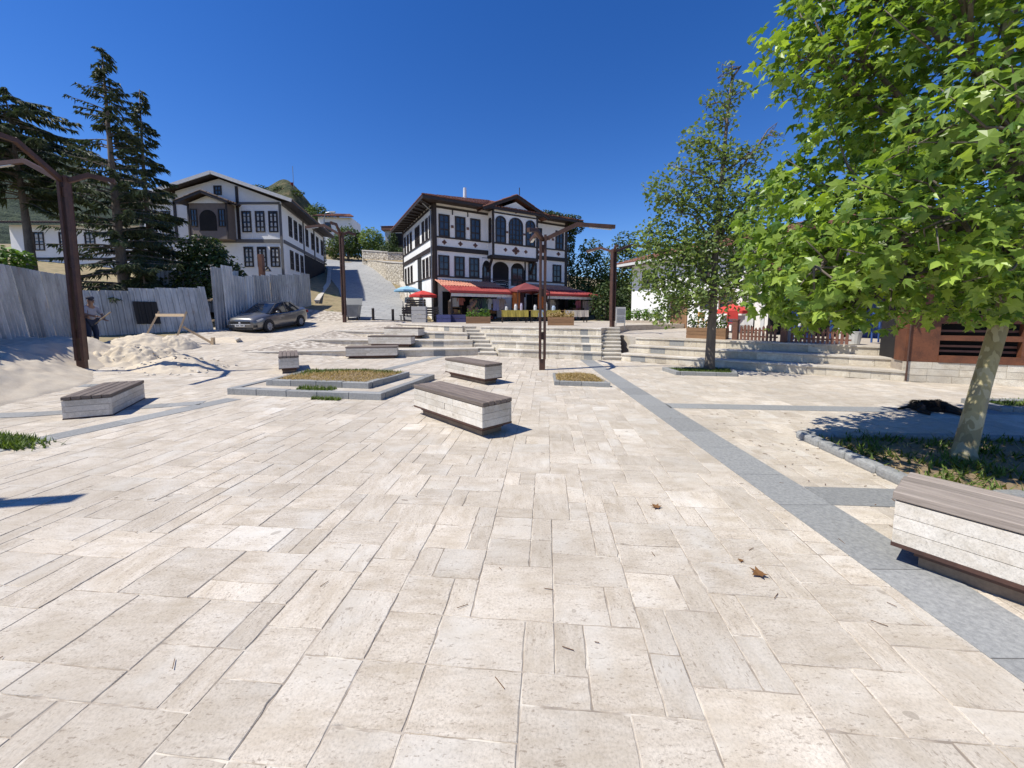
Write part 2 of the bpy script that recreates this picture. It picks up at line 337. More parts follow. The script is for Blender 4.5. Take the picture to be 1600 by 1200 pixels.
# ---------------------------------------------------------------- terrace geometry (plan)
def lerp(a, b, t): return tuple(x + (y - x) * t for x, y in zip(a, b))
CL = [((-.55 - .28 * n, 15.3 + .65 * n), (3.2 + .08 * n, 13.9 + .38 * n)) for n in range(4)]
LL = [((-1.35, 15.55), (-9.7, 13.98)), ((-1.65, 16.25), (-9.2, 16.85)), ((-1.95, 17.0), (-8.8, 19.45)), ((-2.25, 17.8), (-6.7, 22.6))]
RF = Fr((3.88, 13.8, 0), (4.89, -3.66))
RL = [tuple((tuple(RF.p(u, 0, -0.72 * n))[:2]) for u in (0.0, 7.2)) for n in range(3)]
ZC = [.275, .55, .825, 1.1]; ZR = [.25, .5, .75]
def plaza_right_z(x, y): return .75 + max(0, .012 * (y - 13))
UP = [CL[3][0], CL[3][1], (4.2, 16.3), (5.6, 19.0), (14, 24.5), (16, 40), (-7.4, 40), (-7.3, 25.2), LL[3][1], LL[3][0], (-2.0, 18.4)]
PR = [RL[2][0], RL[2][1], (14.5, 8.2), (18, 12), (18, 27), (5, 27), (3.9, 17)]
def inside(poly, x, y):
    c = False; n = len(poly)
    for i in range(n):
        x1, y1 = poly[i]; x2, y2 = poly[(i + 1) % n]
        if (y1 > y) != (y2 > y) and x < (x2 - x1) * (y - y1) / (y2 - y1) + x1: c = not c
    return c
SOL = [UP, PR, [CL[0][0], CL[0][1], (4, 16), (4, 18), (-2, 18)], [LL[0][0], LL[0][1], (-9, 17), (-2, 20)], [LL[1][0], LL[1][1], LL[2][1], LL[2][0]], [LL[2][0], LL[2][1], LL[3][1], LL[3][0]], [RL[0][0], RL[0][1], (13, 9), (6, 16), (4, 15)]]
def level(x, y):
    if inside(UP, x, y): return 1.1
    if inside(PR, x, y): return plaza_right_z(x, y)
    return terr(x, y)

# ---------------------------------------------------------------- plaza paving, stone by stone
TH = R(5.0); UN = 0.152
ax = (math.cos(TH), -math.sin(TH)); ay = (math.sin(TH), math.cos(TH))
def pv(i, j): return (-0.07 + i * UN * ax[0] + j * UN * ay[0], 0.3 + i * UN * ax[1] + j * UN * ay[1])
I0, I1, J0, J1 = -106, 96, -8, 166
occ = np.zeros((I1 - I0, J1 - J0), bool); stones = []
SZ = [(3, 2)] * 5 + [(2, 3)] * 3 + [(2, 2)] * 6 + [(3, 3)] * 2 + [(2, 1)] * 2 + [(1, 2)] * 2 + [(3, 1)]
pr_ = random.Random(21)
for j in range(J0, J1):
    for i in range(I0, I1):
        if occ[i - I0, j - J0]: continue
        opts = SZ[:]; pr_.shuffle(opts); opts.append((1, 1))
        for (a, b) in opts:
            if i + a > I1 or j + b > J1 or occ[i - I0:i - I0 + a, j - J0:j - J0 + b].any(): continue
            occ[i - I0:i - I0 + a, j - J0:j - J0 + b] = True; stones.append((i, j, a, b)); break
paving = bpy.data.objects.new('pavement', None); C.objects.link(paving); wloc[paving] = (0, 0, 0); paving['kind'] = 'structure'
cand = []
for (i, j, a, b) in stones:
    cx, cy = pv(i + a / 2, j + b / 2)
    if abs(cx) > 1.45 * cy + 3.5 or cx > 13.5 or cx < -14.2 or cy > 24.6: continue
    if any(inside(s, cx, cy) for s in SOL): continue
    seen = abs(cx) < 1.31 * (cy + .15) and cy > 1.2
    cand.append((cx * cx + cy * cy if seen else 1e6 + cy, i, j, a, b))
cand.sort()
def worn_stone(mb, i, j, a, b):
    # a near stone: wavering, chipped edges
    q = pr_.random; e = .0028 / UN; jz = (q() - .5) * .004; t = (q() if q() > .10 else 1.3, 1.0 if (b > a) != (q() < .12) else 0.0, q())
    cs = [(i + e, j + e), (i + a - e, j + e), (i + a - e, j + b - e), (i + e, j + b - e)]; out = []
    for k in range(4):
        p0, p1 = cs[k], cs[(k + 1) % 4]; L = max(abs(p1[0] - p0[0]), abs(p1[1] - p0[1])); n = int(L * 4); nx_, ny_ = (p1[1] - p0[1]) / L, -(p1[0] - p0[0]) / L
        dr = (q() - .5) * .03; ph = q() * 6
        for s in range(n):
            f = s / n; wob = .010 * math.sin(ph + f * 7) * (1 if s else .2) + (q() - .5) * .016 - (.05 * q() if q() < .05 else 0) - (.03 * q() if s == 0 else 0) + dr * (f - .5) * .3
            out.append((p0[0] + (p1[0] - p0[0]) * f + nx_ * wob, p0[1] + (p1[1] - p0[1]) * f + ny_ * wob))
    N = len(out); c = (i + a / 2, j + b / 2); b0 = len(mb.v)
    for lev in range(3):
        for (u, v) in out:
            d = math.hypot(u - c[0], v - c[1]); kk = .030 * (.6 + .8 * q()) / d if lev == 2 else 0
            x, y = pv(u + (c[0] - u) * kk, v + (c[1] - v) * kk); z = terr(x, y); mb.v.append((x, y, z + (-.013, jz - .0032 - .0015 * q(), jz)[lev]))
    for lev in range(2):
        for k in range(N): k2 = (k + 1) % N; mb.f.append((b0 + lev * N + k, b0 + lev * N + k2, b0 + (lev + 1) * N + k2, b0 + (lev + 1) * N + k)); mb.t.append(t)
    mb.f.append(tuple(b0 + 2 * N + k for k in range(N))); mb.t.append(t)
def stone(mb, i, j, a, b, loc=None):
    e = 0.0020 / UN; q = pr_.random; jz = (q() - .5) * 0.004
    cs = [(i + e + q() * .008, j + e + q() * .008), (i + a - e - q() * .008, j + e + q() * .008), (i + a - e - q() * .008, j + b - e - q() * .008), (i + e + q() * .008, j + b - e - q() * .008)]
    pts = [pv(*c) for c in cs]; ctr = pv(i + a / 2, j + b / 2)
    t = (q() if q() > .10 else 1.3, 1.0 if (b > a) != (q() < .12) else 0.0, q())
    zz = [terr(*p) for p in pts]; ch = 0.004
    ins = [(p[0] + (ctr[0] - p[0]) * .012, p[1] + (ctr[1] - p[1]) * .012) for p in pts]
    n = len(mb.v)
    mb.v += [(p[0], p[1], z - 0.013) for p, z in zip(pts, zz)] + [(p[0], p[1], z + jz - ch * .7) for p, z in zip(pts, zz)] + [(p[0], p[1], z + jz) for p, z in zip(ins, zz)]
    for k in range(4):
        k2 = (k + 1) % 4
        mb.f += [(n + k, n + k2, n + 4 + k2, n + 4 + k), (n + 4 + k, n + 4 + k2, n + 8 + k2, n + 8 + k)]; mb.t += [t, t]
    mb.f.append((n + 8, n + 9, n + 10, n + 11)); mb.t.append(t)
for (d, i, j, a, b) in cand[:300]:
    m = MB(); worn_stone(m, i, j, a, b); m.build('paving_stone', M['trav'], paving, fix=False)
m = MB()
for (d, i, j, a, b) in cand[300:]: stone(m, i, j, a, b)
tag(m.build('paving_stones', M['trav'], paving, fix=False), None, kind='stuff')

# grey granite bands laid across the paving
def band(P, w, seg=0.9, lift=0.006):
    for k in range(len(P) - 1):
        a = Vector((*P[k], 0)); b = Vector((*P[k + 1], 0)); L = (b - a).length; d = (b - a) / L; nrm = Vector((d.y, -d.x, 0)) * w / 2
        s = 0.0
        while s < L - .02:
            e = min(L, s + seg * rnd.uniform(.7, 1.2)); mb = MB()
            c = [a + d * (s + .003) - nrm, a + d * (s + .003) + nrm, a + d * (e - .003) + nrm, a + d * (e - .003) - nrm]
            lo = [(p.x, p.y, terr(p.x, p.y) - .01) for p in c]; hi = [(p.x, p.y, terr(p.x, p.y) + lift) for p in c]
            mb.hexa(lo + hi, None, True).build('granite_slab', M['granite'], paving); s = e
band([(2.47, -3.0), (2.68, 14.0)], .46)
band([(2.80, 6.92), (11.5, 6.2)], .36)
band([(2.78, 3.42), (3.70, 3.36)], .36)
band([(-6.35, 4.5), (-5.42, 7.5)], .36)
band([(-10.2, 5.35), (-5.75, 7.15)], .34)
band([(-3.75, 11.5), (-2.75, 15.2)], .34)
band([(-11.3, 7.0), (-9.0, 8.6)], .3)

# ---------------------------------------------------------------- terraces
def riser(parent, P0, P1, z0, z1, rows=1, accents=(), wmin=.26, wmax=.5, ramp=False):
    a = Vector((*P0, 0)); b = Vector((*P1, 0)); L = (b - a).length; d = (b - a) / L
    n = Vector((d.y, -d.x, 0))
    if n.y > 0: n = -n
    def blk(s, e, za, zb, mat, proud):
        g = .003; A = a + d * (s + g); B = a + d * (e - g); o = n * proud; bk = n * -.1
        mid = (A + B) / 2
        if ramp and min(terr(A.x, A.y), terr(B.x, B.y)) > zb: return
        t = (rnd.random(), float(rnd.random() < .5), rnd.random())
        p = [A + bk, B + bk, B + o, A + o]
        mb = MB().hexa([(q.x, q.y, za + g) for q in p] + [(q.x, q.y, zb - g) for q in p], t)
        mb.build('granite_block' if mat is M['granite'] else 'stone_block', mat, parent)
    s = 0.0; zt = z1 - .045
    marks = sorted(accents)
    while s < L - .03:
        hit = [m_ for m_ in marks if m_[0] - .02 <= s < m_[1] - .02]
        nxt = [m_[0] for m_ in marks if m_[0] > s + .02]
        if hit: e = hit[0][1]; blk(s, e, z0, zt, M['granite'], .004)
        else:
            e = min(L, s + rnd.uniform(wmin, wmax), *(nxt or [L]))
            if L - e < .12: e = L
            k = rnd.random()
            if rows == 1 or k < .45: blk(s, e, z0, zt, M['travwall'], rnd.uniform(0, .008))
            elif k < .8:
                h = z0 + (zt - z0) * rnd.uniform(.4, .6); blk(s, e, z0, h, M['travwall'], rnd.uniform(0, .008)); blk(s, e, h, zt, M['travwall'], rnd.uniform(0, .008))
            else:
                h = z0 + (zt - z0) * .5; mm = (s + e) / 2; blk(s, mm, z0, zt, M['travwall'], rnd.uniform(0, .008)); blk(mm, e, z0, h, M['travwall'], 0.003); blk(mm, e, h, zt, M['travwall'], rnd.uniform(0, .008))
        s = e
    # cap slabs with a small nose
    s = 0.0
    while s < L - .02:
        e = min(L, s + rnd.uniform(.7, 1.1));
        if L - e < .3: e = L
        A = a + d * (s + .002); B = a + d * (e - .002)
        if not (ramp and min(terr(A.x, A.y), terr(B.x, B.y)) > z1):
            p = [A - n * .34, B - n * .34, B + n * .04, A + n * .04]
            MB().hexa([(q.x, q.y, z1 - .043) for q in p] + [(q.x, q.y, z1 + .003) for q in p], (rnd.random(), 0.0, rnd.random())).build('cap_slab', M['travwhite'], parent)
        s = e
tn = ['lowest', 'second', 'third', 'topmost']
for n in range(4):
    P0, P1 = CL[n]; th = thing('terrace_step', (*P0, 0), f'{tn[n]} long stone seating step between the two stairways', 'terrace step', 'central seating steps')
    nb = CL[n + 1] if n < 3 else None
    if nb: core = [lerp(P0, P1, 0), lerp(P0, P1, 1), (nb[1][0] + .05, nb[1][1] + .3), (nb[0][0] + .05, nb[0][1] + .3)]
    if nb: MB().prism([(x, y + .02) for x, y in core], -.1, ZC[n]).build('core', M['travwall'], th)
    L = math.dist(P0, P1); riser(th, P0, P1, ZC[n] - .275, ZC[n], 2, [(L * .845, L * .845 + .3)])
for n in range(4):
    P0, P1 = LL[n]; th = thing('terrace_step', (*P0, 0), f'{tn[n]} stone step tapering into the ramp left of the stairs', 'terrace step', 'tapering steps on the left')
    if n < 3:
        nb = LL[n + 1]; MB().prism([(P0[0], P0[1] + .02), (nb[0][0], nb[0][1] + .3), (nb[1][0], nb[1][1] + .3), (P1[0], P1[1] + .02)][::-1], -.1, ZC[n]).build('core', M['trav'], th)
    riser(th, P0, P1, ZC[n] - .275, ZC[n], 1, [(1.15 + .25 * (2 - n) * .3, 1.6 + .25 * (2 - n) * .3)], .35, .7, ramp=True)
for n in range(3):
    P0, P1 = RL[n]; th = thing('terrace_step', (*P0, 0), f'{tn[n] if n < 2 else "uppermost"} stone step running right from the second stairs behind the slim tree', 'terrace step', 'steps on the right')
    if n < 2:
        nb = RL[n + 1]; MB().prism([(P0[0] + .01, P0[1] + .015), (P1[0] + .01, P1[1] + .015), (nb[1][0] + .2, nb[1][1] + .2), (nb[0][0] + .2, nb[0][1] + .2)], -.1, ZR[n]).build('core', M['trav'], th)
    riser(th, P0, P1, ZR[n] - .25, ZR[n], 1, [(.35 + .45 * n, .85 + .45 * n)], .3, .55)
up = MB(); inset = [(x, y) for x, y in UP]; inset[0] = (UP[0][0], UP[0][1] + .02); inset[1] = (UP[1][0], UP[1][1] + .02)
inset[8] = (UP[8][0] + .02, UP[8][1] + .03); inset[9] = (UP[9][0], UP[9][1] + .03)
up.prism(inset, -.2, 1.1); tag(up.build('upper_plaza', M['trav']), None, kind='structure')
prz = MB().prism([(x + .012, y + .016) if i < 2 else (x, y) for i, (x, y) in enumerate(PR)], -.2, plaza_right_z)
tag(prz.build('side_plaza', M['trav']), None, kind='structure')
def stairs(lab, rows):
    a0 = rows[0][0]; th = thing('stairway', (*a0, 0), lab, 'stairs')
    for i, (a, b, c, d) in enumerate(rows):
        z = (i + 1) * 1.1 / len(rows)
        MB().prism([a, b, c, d], 0 if i < 1 else z - .3, z - .035).build('riser', M['travwall'], th)
        q = [(a[0], a[1] - .025), (b[0], b[1] - .025), c, d]
        MB().prism(q, z - .033, z + .002, (rnd.random(), 0.0, rnd.random()), True).build('tread', M['travwhite'], th)
stairs('narrow stone stairway left of the long seating steps', [((-1.36 - .115 * i, 15.5 + .33 * i), (-.60 - .115 * i, 15.36 + .33 * i), (-.66 - .115 * i, 15.72 + .33 * i), (-1.40 - .115 * i, 15.85 + .33 * i)) for i in range(8)])
stairs('narrow stone stairway right of the long seating steps', [((3.22 + .03 * i, 13.88 + .22 * i), (3.90 + .05 * i, 13.80 + .22 * i), (3.95 + .05 * i, 14.14 + .22 * i), (3.22 + .03 * i, 14.14 + .22 * i)) for i in range(9)])

# ---------------------------------------------------------------- benches
def bench(label, mplank, L=1.8, W=.52, planks=5, stone_mat='travwhite', plinth=True):
    th = thing('stone_bench', (0, 0, 0), label, 'bench', 'stone benches with plank tops')
    h = L / 2; w = W / 2
    z0 = .15 if plinth else 0.0
    if plinth:
        MB().box((-h + .12, -w + .09, 0), (h - .12, w - .09, .075)).build('plinth', M['boxwood2'], th)
        MB().box((-h + .10, -w + .07, .075), (h - .10, w - .07, .125)).box((-h - .004, -w - .004, .1255), (h + .004, w + .004, .15)).build('steel_frame', M['rust'], th)
    MB().box((-h + .03, -w + .03, z0 + .001), (h - .03, w - .03, .43)).build('core', M['mortar'], th)
    n = 3; ch = (.43 - z0) / n
    for c in range(n):
        za = z0 + c * ch + .002; zb = z0 + (c + 1) * ch - .002
        for s in (-1, 1):
            cuts = [-h] + sorted(rnd.uniform(-h * .7, h * .7) for _ in range(rnd.choice((1, 1, 2)))) + [h]
            for k in range(len(cuts) - 1):
                if cuts[k + 1] - cuts[k] < .04: continue
                MB().box((cuts[k] + .0025 if k else -h, min(s * (w - .035), s * w), za), (cuts[k + 1] - .0025 if k < len(cuts) - 2 else h, max(s * (w - .035), s * w), zb), (rnd.random(), 0.0, rnd.random())).build('stone_strip', M[stone_mat], th)
            MB().box((min(s * (h - .035), s * (h + .001)), -w + .0352, za), (max(s * (h - .035), s * (h + .001)), w - .0352, zb), (rnd.random(), 1.0, rnd.random())).build('stone_strip', M[stone_mat], th)
    pw = W / planks
    for k in range(planks):
        y0 = -w - .006 + k * (W + .012) / planks
        e = rnd.uniform(-.006, .006)
        mb = MB().box((-h - .015 + e, y0 + .003, .436 + rnd.uniform(0, .003)), (h + .015 + e, y0 + pw - .003, .492 + rnd.uniform(-.003, .003)))
        o = mb.build('plank', mplank, th)
        bv = o.modifiers.new('edge', 'BEVEL'); bv.width = .006; bv.segments = 1
    return th
M['boxwood2'] = flat('tan_plinth', (0.27, 0.20, 0.135), (0.16, 0.115, 0.08), 5, 0.8)
b0 = bench('stone bench with dark plank top in the middle of the plaza, nearest of the two', M['plank'])
b0.location = (-.81, 5.85, 0); b0.rotation_euler = (0, 0, R(132.8))
dup(b0, (-1.0, 9.72, 0), R(131), (.96, .98, 1), 'farther stone bench in mid plaza, behind the nearer one and left of the tall lamp')
dup(b0, (-7.10, 6.75, -.13), R(118), (.82, 1.1, 1.0), 'stone bench with weathered plank top at the far left before the sand')
dup(b0, (-6.65, 11.55, .0), R(120), (1, .95, 1), 'stone bench seen end on, behind the left planter')
dup(b0, (-5.2, 14.52, -.03), R(10.6), 1, 'stone bench against the lowest tapering step')
dup(b0, (-5.0, 16.2, .27), R(-4.5), 1, 'stone bench against the second tapering step')
dup(b0, (-4.9, 17.75, .55), R(-19.6), 1, 'stone bench against the third tapering step')
b1 = bench('stone bench with silvered plank top at the right edge, beside the tree bed', M['plankgrey'], 1.9, .54, 4)
b1.location = (3.30, 1.86, 0); b1.rotation_euler = (0, 0, R(-53))

# ---------------------------------------------------------------- planters and tree beds
def blades(poly, n, h, z, rs=1, lean=.35, wd=.012, patch=None):
    r = random.Random(rs); mb = MB(); xs = [p[0] for p in poly]; ys = [p[1] for p in poly]; k = 0; tries = 0
    while k < n and tries < n * 20:
        tries += 1
        x = r.uniform(min(xs), max(xs)); y = r.uniform(min(ys), max(ys))
        if not inside(poly, x, y): continue
        if patch and not patch(x, y, r): continue
        a = r.uniform(0, 6.28); hh = h * r.uniform(.4, 1.2); l = hh * lean * r.uniform(.2, 1.6); w = wd * r.uniform(.6, 1.3)
        dx, dy = math.cos(a), math.sin(a); zz = z(x, y) if callable(z) else z
        mb.face([(x - dy * w, y + dx * w, zz), (x + dy * w, y - dx * w, zz), (x + dx * l, y + dy * l, zz + hh)], (r.random(), 0.0, 0.0)); k += 1
    return mb
def kerb(parent, poly, w, h, z0=0.0, seg=.7, closed=True, mat='granite', round_=0.0):
    n = len(poly); cx = sum(p[0] for p in poly) / n; cy = sum(p[1] for p in poly) / n
    for k in range(n if closed else n - 1):
        a = Vector((*poly[k], 0)); b = Vector((*poly[(k + 1) % n], 0)); d = (b - a).normalized(); L = (b - a).length
        inn = Vector((-d.y, d.x, 0));
        if inn.dot(Vector((cx, cy, 0)) - (a + b) / 2) < 0: inn = -inn
        cnt = max(1, round(L / seg)); s0 = 0.0
        for i in range(cnt):
            s, e = L * i / cnt, L * (i + 1) / cnt
            if i == 0: s += w * .999
            A = a + d * (s + .003); B = a + d * (e - .003); jz = rnd.uniform(-.006, .006)
            if i == cnt - 1: B = a + d * (e)
            p = [A, B, B + inn * w, A + inn * w]
            o = MB().hexa([(q.x, q.y, z0 - .02) for q in p] + [(q.x, q.y, z0 + h + jz) for q in p]).build('kerb_stone', M[mat], parent)
            bv = o.modifiers.new('edge', 'BEVEL'); bv.width = round_ or .008; bv.segments = 3 if round_ else 1
po = [(-5.85, 7.9), (-2.5, 7.35), (-1.95, 9.75), (-5.6, 10.5)]; pi_ = [(-5.3, 8.3), (-2.95, 7.93), (-2.5, 9.45), (-5.15, 10.0)]
th = thing('planter', (-4, 8.9, 0), 'two tiered grey granite planter with straw and grass, left of the benches', 'planter')
kerb(th, po, .16, .13, seg=.62); MB().prism([lerp(p, (-4, 8.95), .03) for p in po], 0, .112).build('step_surface', M['trav'], th)
kerb(th, pi_, .15, .13, .112, seg=.6); pin = [lerp(p, (-4, 8.95), .06) for p in pi_]
def hump(c, rx, ry, h): return lambda x, y: h * math.exp(-((x - c[0]) / rx) ** 2 - ((y - c[1]) / ry) ** 2)
def moundmesh(poly, zf, n=22):
    xs = [p[0] for p in poly]; ys = [p[1] for p in poly]; mb = MB(); idx = {}
    # poly is convex with 4 corners: bilinear patch
    for j in range(n + 1):
        for i in range(n + 1):
            p = lerp(lerp(poly[0], poly[1], i / n), lerp(poly[3], poly[2], i / n), j / n); mb.v.append((p[0], p[1], zf(*p)))
    for j in range(n):
        for i in range(n): k = j * (n + 1) + i; mb.f.append((k, k + 1, k + n + 2, k + n + 1)); mb.t.append(None)
    return mb
hz = hump((-3.7, 8.9), .9, .5, .10)
soilz = lambda x, y: .215 + hz(x, y) + .012 * math.sin(9 * x) * math.sin(7 * y)
moundmesh(pin, soilz).build('soil', M['soil'], th, smooth=True)
gp = lambda x, y, r: r.random() < math.exp(-((y - 9.45) / .3) ** 2) * (1 if x < -2.9 else .3)
tag(blades(pin, 2600, .075, soilz, 2, .5, .010, gp).build('grass', M['grass'], th, fix=False), None, kind='stuff')
tag(blades(pin, 5200, .05, soilz, 3, 1.3, .008).build('dry_grass', M['straw'], th, fix=False), None, kind='stuff')
tag(blades([(-4.4, 7.78), (-3.6, 7.65), (-3.6, 7.93), (-4.4, 8.05)], 420, .09, .11, 4, .6).build('grass', M['grass'], th, fix=False), None, kind='stuff')
tag(blades([(-3.9, 7.42), (-3.3, 7.32), (-3.3, 7.45), (-3.9, 7.55)], 260, .07, 0, 5, .9).build('grass', M['grass'], th, fix=False), None, kind='stuff')
ps = [(.98, 8.94), (2.22, 8.7), (2.12, 10.05), (1.08, 10.2)]
th = thing('planter', (1.6, 9.4, 0), 'small low granite planter of dry straw beside the tall lamp', 'planter')
kerb(th, ps, .13, .10, seg=.65); pin = [lerp(p, (1.6, 9.47), .1) for p in ps]; hz2 = hump((1.6, 9.5), .5, .5, .09); z2 = lambda x, y: .07 + hz2(x, y)
moundmesh(pin, z2, 12).build('soil', M['soil'], th, smooth=True)
tag(blades(pin, 3000, .05, z2, 6, 1.3, .008).build('dry_grass', M['straw'], th, fix=False), None, kind='stuff')
pt = [(4.40, 11.35), (4.42, 10.42), (5.95, 10.18), (6.45, 11.25)]
th = thing('tree_bed', (5.4, 10.8, 0), 'granite edged grass bed at the foot of the slim tree', 'tree bed')
kerb(th, pt, .13, .10, seg=.55); pin = [lerp(p, (5.3, 10.8), .12) for p in pt]
MB().prism(pin, -.02, .065).build('soil', M['soil'], th)
tag(blades(pin, 2600, .06, .065, 7, .7, .01).build('grass', M['grass'], th, fix=False), None, kind='stuff')
pb = [(3.80, 5.12), (3.72, 3.50), (4.1, 3.22), (7.2, 3.3), (7.6, 4.85)]
th = thing('tree_bed', (5, 4.2, 0), 'shaded tree bed with rounded kerb stones around the big plane tree', 'tree bed')
kerb(th, pb, .14, .10, seg=.42, round_=.04); pin = [lerp(p, (5.3, 4.1), .07) for p in pb]
MB().prism(pin, -.02, .05).build('soil', M['soil'], th)
tag(blades(pin, 1700, .10, .05, 8, 1.1, .013, lambda x, y, r: r.random() < .35 + .5 * math.sin(x * 5) * math.sin(y * 6)).build('weeds', M['grass'], th, fix=False), None, kind='stuff')
tag(blades(pin, 500, .05, .05, 9, 1.4, .010).build('dry_grass', M['straw'], th, fix=False), None, kind='stuff')
pg = [(8.35, 7.15), (8.25, 6.45), (12.5, 5.9), (12.8, 7.0)]
th = thing('tree_bed', (10, 6.6, 0), 'narrow grass bed with flat kerb at the right edge behind the tree', 'tree bed')
kerb(th, pg, .16, .09, seg=.8); pin = [lerp(p, (10.4, 6.6), .08) for p in pg]
MB().prism(pin, -.02, .05).build('soil', M['soil'], th)
tag(blades(pin, 3600, .07, .05, 10, .7, .012).build('grass', M['grass'], th, fix=False), None, kind='stuff')
wb = [(-6.9, 4.75), (-5.75, 4.55), (-5.65, 4.85), (-6.9, 5.15)]
tag(blades(wb, 1500, .09, 0, 11, .9, .012, lambda x, y, r: r.random() < max(.03, min(1, (-5.85 - x) * 1.4))).build('weeds', M['grass'], fix=False, at=(0, 0, 0)), 'low green weeds growing through the paving at the left edge', 'weeds', kind='stuff')

# ---------------------------------------------------------------- steel lamp posts with bent arms
def lamp(label, h=4.2, arms=((0, 1.0), (2.1, 1.0), (4.2, 1.0)), rise=.62, k=.7):
    th = thing('lamp_post', (0, 0, 0), label, 'lamp post', 'rusted steel lamp posts')
    for s in (-1, 1):
        m = MB(); x0, x1 = sorted((s * .045 * k, s * .135 * k))
        m.box((x0, -.11 * k, .32), (x1, .11 * k, h)); o = m.build('post', M['rust'], th)
        MB().box((min(s * .06 * k, s * .142 * k), -.1275 * k, .32), (max(s * .06 * k, s * .142 * k), -.112 * k, h - .02)).box((min(s * .06 * k, s * .142 * k), .112 * k, .32), (max(s * .06 * k, s * .142 * k), .1275 * k, h - .02)).build('flange', M['rust'], o)
    MB().box((-.12 * k, -.095 * k, 0), (.12 * k, .095 * k, .318)).build('foot', M['rust'], th)
    for zz in np.linspace(.9, h - .5, 3): MB().box((-.044 * k, -.06 * k, zz), (.044 * k, .06 * k, zz + .22)).build('spacer', M['rust'], th)
    for a, l in arms:
        d = Vector((math.cos(a), math.sin(a), 0)); z0 = h - .12
        p0 = Vector((0, 0, z0)) + d * .06; p1 = p0 + d * (.95 * l) + Vector((0, 0, rise * l)); p2 = p1 + d * (1.15 * l) - Vector((0, 0, .07))
        o = MB().bar(p0, p1 + (p1 - p0).normalized() * .04, .13 * k, .15 * k).bar(p1, p2, .128 * k, .148 * k).build('arm', M['rust'], th)
        MB().bar(p1 + d * .35 - Vector((0, 0, .085)), p2 - d * .1 - Vector((0, 0, .075)), .07, .02).build('light_strip', plain('lamp_diffuser', (.6, .6, .58), .4), o)
    return th
l0 = lamp('tall rusted steel lamp post with bent arms in front of the seating steps', 3.9, ((0.0, .95), (1.75, .7), (-2.1, .4)), .44)
l0.location = (.89, 11.44, 0)
l1 = lamp('thick rusted lamp post at far left standing in the sand', 4.95, ((.22, .42), (2.75, 1.0), (-1.72, 1.05)), .5, .70); l1.location = (-11.2, 10.1, terr(-11.2, 10.1) - .03); l1.rotation_euler = (0, 0, R(18)); l1.scale = (1, 1, 1)
dup(l0, (4.25, 16.6, 1.1), R(25), (1, 1, .83), 'lamp post at the top of the right hand stairs')
dup(l0, (-10.35, 24.2, terr(-10.35, 24.2)), R(175), (1.1, 1.1, 1.4), 'lamp post beside the grey waste container at the road')
l5 = lamp('lamp post outside the left edge whose shadow falls on the paving', 4.2, ((.2, .28),), .62, 1.15); l5.location = (-7.30, 2.32, 0); l5.scale = (1.2, 1.2, 1)

# ---------------------------------------------------------------- house helpers
def arch(u0, u1, v0, v1, n=12):
    r = (u1 - u0) / 2; c = (u0 + u1) / 2; vs = v1 - r
    return [(u0, v0), (u1, v0)] + [(c + r * math.cos(math.pi * k / n), vs + r * math.sin(math.pi * k / n)) for k in range(n + 1)]
def window(th, F, u0, u1, v0, v1, arched=False, cross=2, casing=.09, mat='timber', curtain=False, w0=0.0, cols=2):
    if arched:
        out = arch(u0, u1, v0, v1); inn = arch(u0 + casing, u1 - casing, v0 + casing, v1 - casing); m = MB(); n = len(out)
        for k in range(n):
            k2 = (k + 1) % n
            m.face([F.p(*out[k], w0 + .06), F.p(*out[k2], w0 + .06), F.p(*inn[k2], w0 + .06), F.p(*inn[k], w0 + .06)])
            m.face([F.p(*out[k], w0), F.p(*out[k2], w0), F.p(*out[k2], w0 + .06), F.p(*out[k], w0 + .06)])
            m.face([F.p(*inn[k], w0 + .06), F.p(*inn[k2], w0 + .06), F.p(*inn[k2], w0), F.p(*inn[k], w0)])
    else:
        m = MB().fbox(F, u0, u0 + casing, v0, v1, w0, w0 + .06).fbox(F, u1 - casing, u1, v0, v1, w0, w0 + .06)
        m.fbox(F, u0 + casing, u1 - casing, v0, v0 + casing, w0, w0 + .058).fbox(F, u0 + casing, u1 - casing, v1 - casing, v1, w0, w0 + .058)
    vt = v1 - ((u1 - u0) / 2 if arched else 0)
    for c in range(1, cols):
        uc = u0 + (u1 - u0) * c / cols; m.fbox(F, uc - .025, uc + .025, v0 + casing, v1 - casing, w0 + .01, w0 + .045)
    for k in range(1, cross + 1):
        vv = v0 + (vt - v0) * k / (cross + (0 if arched else 1)); hh = .045 if k == 1 else .02
        m.fbox(F, u0 + casing, u1 - casing, vv - hh, vv + hh, w0 + .01, w0 + .043)
    o = m.build('window', M[mat], th)
    p = MB()
    if arched: p.face([F.p(a, b, w0 + .012) for a, b in arch(u0 + .04, u1 - .04, v0 + .04, v1 - .04)])
    else: p.face([F.p(u0 + .04, v0 + .04, w0 + .012), F.p(u1 - .04, v0 + .04, w0 + .012), F.p(u1 - .04, v1 - .04, w0 + .012), F.p(u0 + .04, v1 - .04, w0 + .012)])
    p.build('pane', M['glass'], o, fix=False)
    if curtain:
        c = MB(); h = v0 + (v1 - v0) * rnd.uniform(.42, .5)
        for a, b in ((u0 + casing + .02, (u0 + u1) / 2 - .05), ((u0 + u1) / 2 + .05, u1 - casing - .02)):
            c.face([F.p(a, v0 + casing, w0 + .016), F.p(b, v0 + casing, w0 + .016), F.p(b - .03, h, w0 + .016), F.p(a + .03, h, w0 + .016)])
            c.face([F.p(a + .03, h + .12, w0 + .016), F.p(b - .03, h + .12, w0 + .016), F.p(b - .03, v1 - casing - .12, w0 + .016), F.p(a + .03, v1 - casing - .12, w0 + .016)])
        c.build('curtain', plain('net_curtain', (.55, .55, .54)), o, fix=False)
    return o
